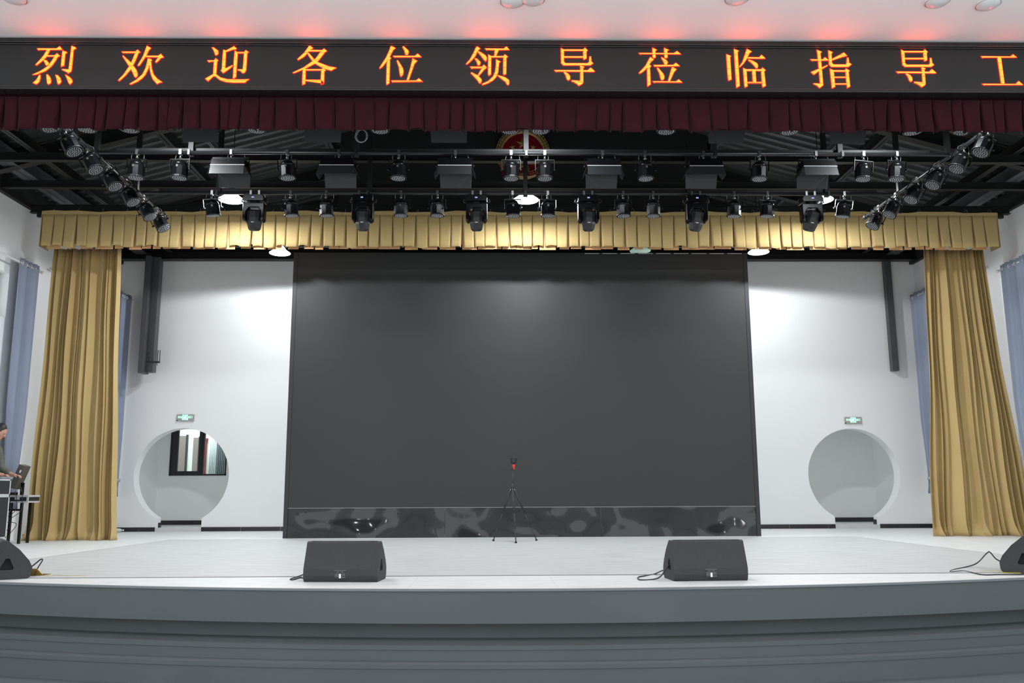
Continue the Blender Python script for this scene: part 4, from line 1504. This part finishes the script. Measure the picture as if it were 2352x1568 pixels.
# ---------------------------------------------------------------- stage monitors
def monitor(loc, rotz, label):
    """origin: middle of the rear bottom edge; baffle faces local +Y"""
    t = thing('stage_monitor', label, 'speaker', loc, rotz, 'wedge stage monitors')
    prof = [(0.0, 0.012), (-0.012, 0.055), (-0.012, 0.108), (0.075, 0.325), (0.09, 0.338), (0.135, 0.338), (0.15, 0.33), (0.245, 0.25), (0.325, 0.155),
            (0.355, 0.10), (0.35, 0.03), (0.325, 0.0), (0.01, 0.0)]
    hw = 0.325
    b = MB()
    inner = hw - 0.09
    b.prism(prof, -inner, inner, 'X')
    # side cheeks carry the triangular grip hole
    hole = [(0.10, 0.085), (0.20, 0.085), (0.205, 0.10), (0.165, 0.185), (0.135, 0.185), (0.095, 0.10)]
    cen = (0.15, 0.13)
    for s in (-1, 1):
        outer = list(prof)
        # fan-like ring between outline and hole
        no = 72
        def resample(poly, n_):
            out = []
            for k in range(n_):
                a = 2 * PI * k / n_
                d = (math.cos(a), math.sin(a))
                best = None
                for i in range(len(poly)):
                    x1, y1 = poly[i][0] - cen[0], poly[i][1] - cen[1]
                    x2, y2 = poly[(i + 1) % len(poly)][0] - cen[0], poly[(i + 1) % len(poly)][1] - cen[1]
                    ex, ey = x2 - x1, y2 - y1
                    den = d[0] * ey - d[1] * ex
                    if abs(den) < 1e-9:
                        continue
                    tt = (x1 * ey - y1 * ex) / den
                    uu = (x1 * d[1] - y1 * d[0]) / den
                    if tt > 0 and -1e-6 <= uu <= 1 + 1e-6:
                        best = tt if best is None else min(best, tt)
                out.append((cen[0] + d[0] * best, cen[1] + d[1] * best))
            return out
        O, I = resample(outer, no), resample(hole, no)
        xo, xi = s * hw, s * inner
        vs = [(xo, *p) for p in O] + [(xo, *p) for p in I] + [(xi, *p) for p in I] + [(xi, *p) for p in O]
        n_ = no
        fs = []
        for k in range(n_):
            k2 = (k + 1) % n_
            fs += [(k, k2, n_ + k2, n_ + k), (n_ + k, n_ + k2, 2 * n_ + k2, 2 * n_ + k), (3 * n_ + k, 3 * n_ + k2, k2, k)]
        b.add(vs, fs)
    b.build('cabinet', 'box_black', t)
    gr = MB()
    gr.add([(x, y, z) for x in (-hw + 0.035, hw - 0.035) for (y, z) in ((0.150, 0.336), (0.248, 0.254), (0.329, 0.158), (0.352, 0.11))],
           [(i, i + 1, i + 5, i + 4) for i in range(3)])
    solid(gr.build('grille', 'fixture_satin', t), 0.003)
    MB().box(-hw + 0.03, hw - 0.03, 0.092, 0.135, 0.338, 0.3405).build('top_strip', 'fixture_satin', t)
    pl = MB()
    pl.box(-0.05, 0.05, -0.0145, -0.012, 0.03, 0.098).build('label_plate', 'plate_black', t)
    tx = MB()
    for k, (x0, x1, z) in enumerate(((-0.052, 0.052, 0.097), (-0.03, -0.008, 0.084), (0.008, 0.03, 0.084), (-0.045, -0.012, 0.068), (0.016, 0.046, 0.068), (-0.045, -0.012, 0.058),
                                     (0.016, 0.046, 0.058), (-0.045, -0.012, 0.048), (0.016, 0.046, 0.04))):
        tx.box(x0, x1, -0.0155, -0.0145, z, z + 0.003)
    tx.build('fine_print', 'print_grey', t)
    MB().box(-0.009, 0.009, -0.016, -0.0145, 0.034, 0.070).build('white_sticker', 'print_white', t)
    return t


monitor((-1.835, 7.78, 0), R(-5), 'black wedge monitor on the stage front, left of centre')
monitor((1.36, 7.70, 0), R(4), 'black wedge monitor on the stage front, right of centre')
monitor((-5.21, 8.35, 0), R(-56), 'black wedge monitor at the far left of the stage front, seen side-on')
monitor((4.68, 8.33, 0), R(54), 'black wedge monitor at the far right of the stage front, seen side-on')


def cable(name, label, pts, r=0.006, m='cable_black', cat='cable'):
    P = [Vector(p) for p in pts]
    out = []
    for i in range(len(P) - 1):
        p0, p1, p2, p3 = P[max(i - 1, 0)], P[i], P[i + 1], P[min(i + 2, len(P) - 1)]
        for k in range(8):
            t_ = k / 8
            out.append(0.5 * ((2 * p1) + (-p0 + p2) * t_ + (2 * p0 - 5 * p1 + 4 * p2 - p3) * t_ ** 2 + (-p0 + 3 * p1 - 3 * p2 + p3) * t_ ** 3))
    out.append(P[-1])
    o = MB().tube(out, r, 6).build(name, m)
    if label:
        tag(o, label, cat)
    return o


def fl(px, py, z=0.006):
    return atZ(px, py, z)


cable('speaker_cable', 'black cable curling from the left end of the left-of-centre wedge monitor',
      [(-2.10, 7.86, 0.10), (-2.19, 7.92, 0.05), fl(668, 1329), fl(672, 1331), fl(690, 1326), (-2.17, 7.98, 0.006)])
cable('speaker_cable', 'black cable looping out of the right-of-centre wedge monitor grip hole',
      [(1.13, 7.86, 0.125), (1.02, 7.80, 0.125), (0.93, 7.72, 0.04), fl(1500, 1330), fl(1470, 1331), fl(1466, 1325), fl(1480, 1322), fl(1503, 1318), (1.00, 8.02, 0.06), (1.07, 8.05, 0.07)])
cable('speaker_cable', 'black cable with a raised loop beside the far right wedge monitor',
      [(4.56, 8.12, 0.11), (4.44, 8.00, 0.05), (4.30, 8.02, 0.012), fl(2295, 1319), fl(2255, 1319), fl(2215, 1311), fl(2185, 1313), fl(2190, 1308), fl(2240, 1295, 0.03), (4.16, 8.40, 0.17), (4.25, 8.50, 0.17), (4.34, 8.56, 0.10), (4.46, 8.60, 0.06)])
cable('speaker_cable', 'short black cable leading from the far left wedge monitor to the brass floor box',
      [(-4.96, 8.50, 0.05), (-4.90, 8.50, 0.06), (-4.84, 8.50, 0.10), (-4.78, 8.50, 0.15), (-4.76, 8.50, 0.145), (-4.79, 8.49, 0.08), (-4.80, 8.47, 0.03), (-4.80, 8.46, 0.015)])
cable('floor_wire', 'thin yellow-green wire lying along the mat edge by the far right monitor',
      [fl(2352, 1316), fl(2300, 1314), fl(2286, 1311), fl(2250, 1312)], 0.003, 'yellow')
p = fl(92, 1320)
t = thing('floor_box', 'open brass floor socket box beside the far left wedge monitor', 'floor socket', (p.x, p.y, 0))
MB().box(-0.07, 0.07, -0.06, 0.06, 0.0, 0.012).build('frame', 'brass', t)
MB().add([(-0.07, -0.05, 0.012), (0.05, -0.05, 0.012), (0.01, -0.085, 0.07), (-0.11, -0.085, 0.07)], [(0, 1, 2, 3)]).build('lid', 'brass', t)
solid(t.children[-1], 0.003)
MB().box(-0.055, 0.055, -0.045, 0.045, 0.012, 0.014).build('socket', 'fixture_dark', t)
cable('floor_wire', 'thin tan wire running from the brass floor box along the stage front',
      [fl(105, 1323), fl(125, 1321), fl(160, 1322), fl(200, 1321)], 0.0025, 'brass')

# ---------------------------------------------------------------- tripod
TY = 13.75
tp = atZ(1177, 1245, 0)
t = thing('phone_tripod', 'slim black camera tripod with a small red collar, standing before the screen', 'tripod', (-0.22, TY, 0))
hub = Vector((-0.02, 0, 0.79))
for (fx, fy) in ((-0.32, 0.19), (0.02, -0.40), (0.355, 0.24)):
    d = Vector((fx, fy, 0.02))
    m = MB()
    top = hub + Vector((fx, fy, 0)).normalized() * 0.035
    mid = top.lerp(d, 0.45)
    m.cyl(top, mid, 0.015, 8)
    m.cyl(mid, top.lerp(d, 0.75), 0.011, 8)
    m.cyl(top.lerp(d, 0.75), d, 0.008, 8)
    lg = m.build('leg', 'box_black', t)
    MB().cyl(d + Vector((0, 0, 0.01)), (d.x, d.y, 0.0), 0.016, 10, 0.02).build('rubber_foot', 'fixture_dark', lg)
    MB().box(-0.014, 0.03, -0.012, 0.012, -0.018, 0.018, Matrix.Translation(mid)).build('leg_lock', 'fixture_dark', lg)
    MB().sphere(top, 0.012, 8, 6).build('hinge_pin', 'chrome', lg)
MB().cyl(hub + Vector((0, 0, -0.02)), hub + Vector((0, 0, 0.03)), 0.024, 12).build('hub', 'fixture_dark', t)
MB().cyl(hub, hub + Vector((0.008, 0, 0.32)), 0.013, 10).cyl(hub + Vector((0, 0, 0)), hub + Vector((0, 0, 0.1)), 0.017, 10).build('centre_column', 'box_black', t)
MB().lathe([(0.012, 1.10), (0.014, 1.135), (0.027, 1.175), (0.022, 1.18)], 16).build('collar', 'red_metal', t)
MB().cyl((0.0, 0, 1.12), (-0.05, -0.01, 1.10), 0.005, 6).box(-0.055, -0.04, -0.015, 0.0, 1.08, 1.12).build('pan_knob', 'fixture_dark', t)
cg = MB()
for s in (-1, 1):
    cg.box(s * 0.035 - 0.012 - 0.003, s * 0.035 + 0.012 - 0.003, -0.02, 0.02, 1.21, 1.28)
cg.box(-0.05, 0.05, -0.012, 0.012, 1.27, 1.285)
cg.box(-0.02, 0.02, -0.012, 0.012, 1.18, 1.215)
cg.box(-0.05, 0.05, -0.012, 0.012, 1.205, 1.215)
cg.cyl((0.03, 0, 1.27), (0.065, -0.01, 1.295), 0.004, 6)
cg.build('phone_clamp', 'fixture', t, bevel=0.003)

# ---------------------------------------------------------------- desk corner at far left
t = thing('folding_case_table', 'flight-case lid used as a desk on black folding legs, at the left edge', 'table', (-8.13, 13.95, 0))
MB().box(-0.08, 0.36, -0.08, 0.26, 0.63, 0.735).build('table_top', 'case_black', t)
tr_ = MB()
for z0, z1 in ((0.625, 0.650), (0.712, 0.742)):
    tr_.box(-0.085, 0.365, -0.088, -0.078, z0, z1)
    tr_.box(0.358, 0.368, -0.088, 0.265, z0, z1)
tr_.box(0.345, 0.370, -0.09, -0.07, 0.625, 0.742)
tr_.build('edge_trim', 'aluminium', t)
lt = MB()
for xx in (-0.03, 0.20):
    lt.box(xx - 0.035, xx + 0.035, -0.095, -0.088, 0.672, 0.716)
lt.build('latch', 'aluminium', t)
for xx in (-0.055, 0.245):
    lg = MB().box(xx - 0.018, xx + 0.018, -0.04, -0.005, 0.0, 0.65).build('leg', 'black_steel', t)
    lg = MB().box(xx - 0.018, xx + 0.018, 0.215, 0.25, 0.0, 0.65).build('leg', 'black_steel', t)
MB().box(-0.055, 0.245, -0.035, -0.01, 0.50, 0.53).build('cross_bar', 'black_steel', t)
MB().tube([(0.02, -0.02, 0.65), (0.05, -0.02, 0.59), (0.08, -0.02, 0.52)], 0.018, 8).build('fold_brace', 'black_steel', t)

t = thing('computer_display', 'dark computer display seen from behind, tilted on the flight-case desk', 'monitor', (-7.97, 14.0, 0.735))
mx = Matrix.Translation((-0.055, 0, 0.29)) @ Matrix.Rotation(R(20), 4, 'Y')
MB().box(-0.055, 0.045, -0.02, 0.16, -0.19, 0.19, mx).build('housing', 'display_back', t, bevel=0.004)
MB().box(0.0, 0.022, -0.024, -0.02, 0.07, 0.115, mx).build('back_mark', 'paper', t)
MB().box(-0.01, 0.03, 0.02, 0.06, 0.0, 0.2).build('stand', 'fixture', t)
MB().box(-0.10, 0.10, -0.05, 0.16, 0.0, 0.008).build('foot', 'aluminium', t)
t = thing('audio_mixer', 'small black mixer with cables lying on the flight-case desk', 'mixer', (-8.13, 14.06, 0.735))
MB().box(-0.075, 0.045, -0.1, 0.1, 0, 0.05).build('case', 'fixture', t, bevel=0.004)
kb = MB()
for k in range(7):
    kb.cyl((-0.063 + k * 0.016, -0.1, 0.028), (-0.063 + k * 0.016, -0.112, 0.028), 0.006, 8)
kb.build('jacks', 'chrome', t)
t = thing('paper_sheet', 'white sheet of paper lying beside the display on the flight-case desk', 'paper')
MB().box(-8.04, -7.80, 13.88, 13.94, 0.736, 0.739).build('sheet', 'paper', t)
rnd = random.Random(4)
for i, (xa, xb, lb) in enumerate(((-7.90, -7.84, 'black cable arching from the computer display down the front of the desk'),
                                  (-8.10, -8.0, 'black cable hanging from the mixer over the desk edge'),
                                  (-7.99, -7.93, 'thin black cable dangling between the folding table legs'))):
    cable('desk_cable', lb, [(xa - 0.04, 13.98, 0.80), (xa + 0.02, 13.86, 0.86 if i == 0 else 0.76), (xa + 0.06, 13.84, 0.70), (xb + 0.0, 13.83, 0.5),
                             (xb - 0.16, 13.80, 0.36), (xb - 0.02, 13.78, 0.30), (xb - 0.12, 13.78, 0.14), (xb - 0.14, 13.78, 0.02)], 0.005)


def flight_case(x0, x1, y0, y1, z0, z1, label, casters=False):
    t = thing('flight_case', label, 'case', ((x0 + x1) / 2, (y0 + y1) / 2, z0), 0, 'flight cases at the left edge')
    a, b, h = (x1 - x0) / 2, (y1 - y0) / 2, z1 - z0
    MB().box(-a, a, -b, b, 0, h).build('shell', 'case_black', t)
    e = MB()
    w = 0.022
    for sx in (-1, 1):
        for sy in (-1, 1):
            e.box(sx * a - (w if sx > 0 else 0.003), sx * a + (0.003 if sx > 0 else w), sy * b - (w if sy > 0 else 0.003), sy * b + (0.003 if sy > 0 else w), 0, h)
    for zz in (0, h - w):
        for sy in (-1, 1):
            e.box(-a, a, sy * b - (w if sy > 0 else 0.003), sy * b + (0.003 if sy > 0 else w), zz, zz + w)
        for sx in (-1, 1):
            e.box(sx * a - (w if sx > 0 else 0.003), sx * a + (0.003 if sx > 0 else w), -b, b, zz, zz + w)
    e.build('edge_trim', 'aluminium', t)
    l = MB()
    l.box(a - 0.12, a - 0.03, -b - 0.012, -b, h * 0.42, h * 0.42 + 0.05)
    l.build('latch', 'aluminium', t)
    if casters:
        for sx in (-1, 1):
            for sy in (-1, 1):
                MB().cyl((sx * (a - 0.06) - 0.02, sy * (b - 0.06), -z0 + 0.045), (sx * (a - 0.06) + 0.02, sy * (b - 0.06), -z0 + 0.045), 0.045, 14).box(
                    sx * (a - 0.06) - 0.03, sx * (a - 0.06) + 0.03, sy * (b - 0.06) - 0.03, sy * (b - 0.06) + 0.03, -z0 + 0.07, 0).build('caster', 'chrome', t)
    return t


cx1 = atY(18, 1180, 13.25).x
flight_case(cx1 - 0.62, cx1, 12.7, 13.25, 0.12, 0.735, 'lower black flight case with silver edges on casters at the left edge', True)
flight_case(cx1 - 0.62, cx1, 12.7, 13.25, 0.737, 0.975, 'upper black flight case stacked on another at the left edge')
t = thing('floor_speaker', 'upright black speaker box on the floor behind the flight cases', 'speaker', (-8.13, 13.86, 0))
MB().box(-0.06, 0.05, -0.3, -0.12, 0, 0.52).build('cabinet', 'box_black', t, bevel=0.006)
MB().box(-0.05, 0.04, -0.304, -0.30, 0.03, 0.49).build('grille', 'fixture', t)

t = thing('brick', 'reddish brick lying on the floor at the foot of the left back wall', 'brick', (-8.23, 17.85, 0))
MB().box(-0.16, 0.12, -0.06, 0.05, 0, 0.07).build('block', 'brick_red', t, bevel=0.004)
t = thing('clear_bottle', 'clear plastic bottle lying beside the brick at the left back wall', 'bottle', (-8.02, 17.85, 0.04))
MB().lathe([(0.03, -0.08), (0.036, -0.07), (0.036, 0.03), (0.014, 0.07), (0.014, 0.09)], 16, Matrix.Rotation(PI / 2, 4, 'Y')).build('body', 'plastic_clear', t)
MB().lathe([(0.016, 0.088), (0.016, 0.105)], 12, Matrix.Rotation(PI / 2, 4, 'Y')).build('cap', 'print_white', t)


# ---------------------------------------------------------------- person at the left edge
px_, py_ = atY(-31, 1040, 13.56).x, 13.56
t = thing('person', 'person in a grey-green jacket bending over the flight cases at the left edge', 'person', (px_, py_, 0), R(-88))
# faces local +Y ; hips at 0.95, slight forward bend
bm_v = [(0, 0.0, 0.95), (0, 0.02, 1.18), (0, 0.07, 1.42), (0, 0.10, 1.52), (0, 0.13, 1.60),
        (0.09, 0, 0.90), (0.11, 0.03, 0.50), (0.12, 0, 0.10), (0.12, 0.12, 0.04),
        (-0.09, 0, 0.90), (-0.11, 0.03, 0.50), (-0.12, 0, 0.10), (-0.12, 0.12, 0.04),
        (0.18, 0.06, 1.43), (0.22, 0.10, 1.16), (0.19, 0.32, 1.05), (0.18, 0.39, 1.04),
        (-0.18, 0.06, 1.43), (-0.24, 0.10, 1.16), (-0.20, 0.32, 1.05), (-0.18, 0.39, 1.04)]
bm_e = [(0, 1), (1, 2), (2, 3), (3, 4), (0, 5), (5, 6), (6, 7), (7, 8), (0, 9), (9, 10), (10, 11), (11, 12), (2, 13), (13, 14), (14, 15), (15, 16), (2, 17), (17, 18), (18, 19), (19, 20)]
rad = [(0.15, 0.10), (0.14, 0.10), (0.16, 0.10), 0.055, 0.055, 0.085, 0.055, 0.04, 0.035, 0.085, 0.055, 0.04, 0.035, 0.06, 0.042, 0.03, 0.028, 0.06, 0.042, 0.03, 0.028]


def make_skin(name, vs, es, rad, m, parent, sub=1):
    bm = bmesh.new()
    lay = bm.verts.layers.skin.verify()
    bv = []
    for i, v in enumerate(vs):
        q = bm.verts.new(v)
        r_ = rad[i]
        q[lay].radius = r_ if isinstance(r_, tuple) else (r_, r_)
        q[lay].use_root = (i == 0)
        bv.append(q)
    for a, b in es:
        bm.edges.new((bv[a], bv[b]))
    me = bpy.data.meshes.new(name)
    bm.to_mesh(me)
    bm.free()
    me.materials.append(M[m])
    o = bpy.data.objects.new(name, me)
    C.objects.link(o)
    o.parent = parent
    sk = o.modifiers.new('skin', 'SKIN')
    sk.use_smooth_shade = True
    s = o.modifiers.new('sub', 'SUBSURF')
    s.levels = s.render_levels = sub + 1
    return o


body = make_skin('body', bm_v, bm_e, rad, 'skin', t)
hm = MB()
hc = Vector((0, 0.17, 1.70))
hmx = Matrix.Translation(hc) @ Matrix.Rotation(R(-28), 4, 'X')
hm.sphere((0, 0, 0), 0.1, 20, 16, (0.78, 0.95, 1.15), hmx)
hm.sphere((0, 0.04, -0.065), 0.055, 14, 10, (0.95, 0.9, 0.9), hmx)
hm.add([(-0.014, 0.088, 0.0), (0.014, 0.088, 0.0), (0.02, 0.085, -0.04), (-0.02, 0.085, -0.04), (0, 0.118, -0.035), (0, 0.095, 0.015)],
       [(0, 4, 5), (5, 4, 1), (1, 4, 2), (2, 4, 3), (3, 4, 0), (0, 5, 1)], hmx, True)
for s in (-1, 1):
    hm.sphere((s * 0.078, -0.005, -0.01), 0.026, 8, 6, (0.4, 0.8, 1.2), hmx)
hm.build('head', 'skin', t)
fe = MB()
for s in (-1, 1):
    fe.sphere((s * 0.03, 0.086, 0.008), 0.009, 8, 6, (1.4, 0.6, 0.7), hmx)
fe.box(-0.022, 0.022, 0.087, 0.094, -0.066, -0.061, hmx)
fe.build('face_features', 'hair', t)
hr = MB()
hr.sphere((0, -0.02, 0.022), 0.106, 20, 16, (0.80, 0.95, 1.10), hmx)
hr.build('hair', 'hair', t)
for s in (-1, 1):
    for k in range(4):
        x0 = s * (0.155 + 0.017 * k)
        make_skin('finger', [(x0, 0.385, 1.04), (x0, 0.42, 1.045), (x0, 0.445, 1.025), (x0, 0.452, 1.0)], [(0, 1), (1, 2), (2, 3)], [0.009, 0.009, 0.008, 0.007], 'skin', t)
    make_skin('thumb', [(s * 0.165, 0.36, 1.04), (s * 0.135, 0.39, 1.03), (s * 0.13, 0.415, 1.01)], [(0, 1), (1, 2)], [0.011, 0.010, 0.008], 'skin', t)
jv = [(0, 0.0, 0.88), (0, 0.02, 1.18), (0, 0.07, 1.42), (0, 0.10, 1.505), (0.19, 0.06, 1.43), (0.25, 0.10, 1.16), (0.205, 0.29, 1.06), (-0.19, 0.06, 1.43), (-0.25, 0.10, 1.16), (-0.205, 0.29, 1.06)]
je = [(0, 1), (1, 2), (2, 3), (2, 4), (4, 5), (5, 6), (2, 7), (7, 8), (8, 9)]
make_skin('jacket', jv, je, [(0.19, 0.135), (0.18, 0.13), (0.19, 0.125), 0.075, 0.082, 0.066, 0.05, 0.082, 0.066, 0.05], 'jacket', t)
tv = [(0, 0.0, 0.98), (0.09, 0, 0.88), (0.11, 0.03, 0.50), (0.12, 0, 0.09), (-0.09, 0, 0.88), (-0.11, 0.03, 0.50), (-0.12, 0, 0.09)]
make_skin('trousers', tv, [(0, 1), (1, 2), (2, 3), (0, 4), (4, 5), (5, 6)], [(0.165, 0.12), 0.105, 0.078, 0.062, 0.105, 0.078, 0.062], 'trousers', t)
sh = MB()
for s in (-1, 1):
    sh.sphere((s * 0.12, 0.06, 0.035), 0.05, 12, 8, (0.95, 2.6, 0.9))
sh.build('shoes', 'fixture', t)
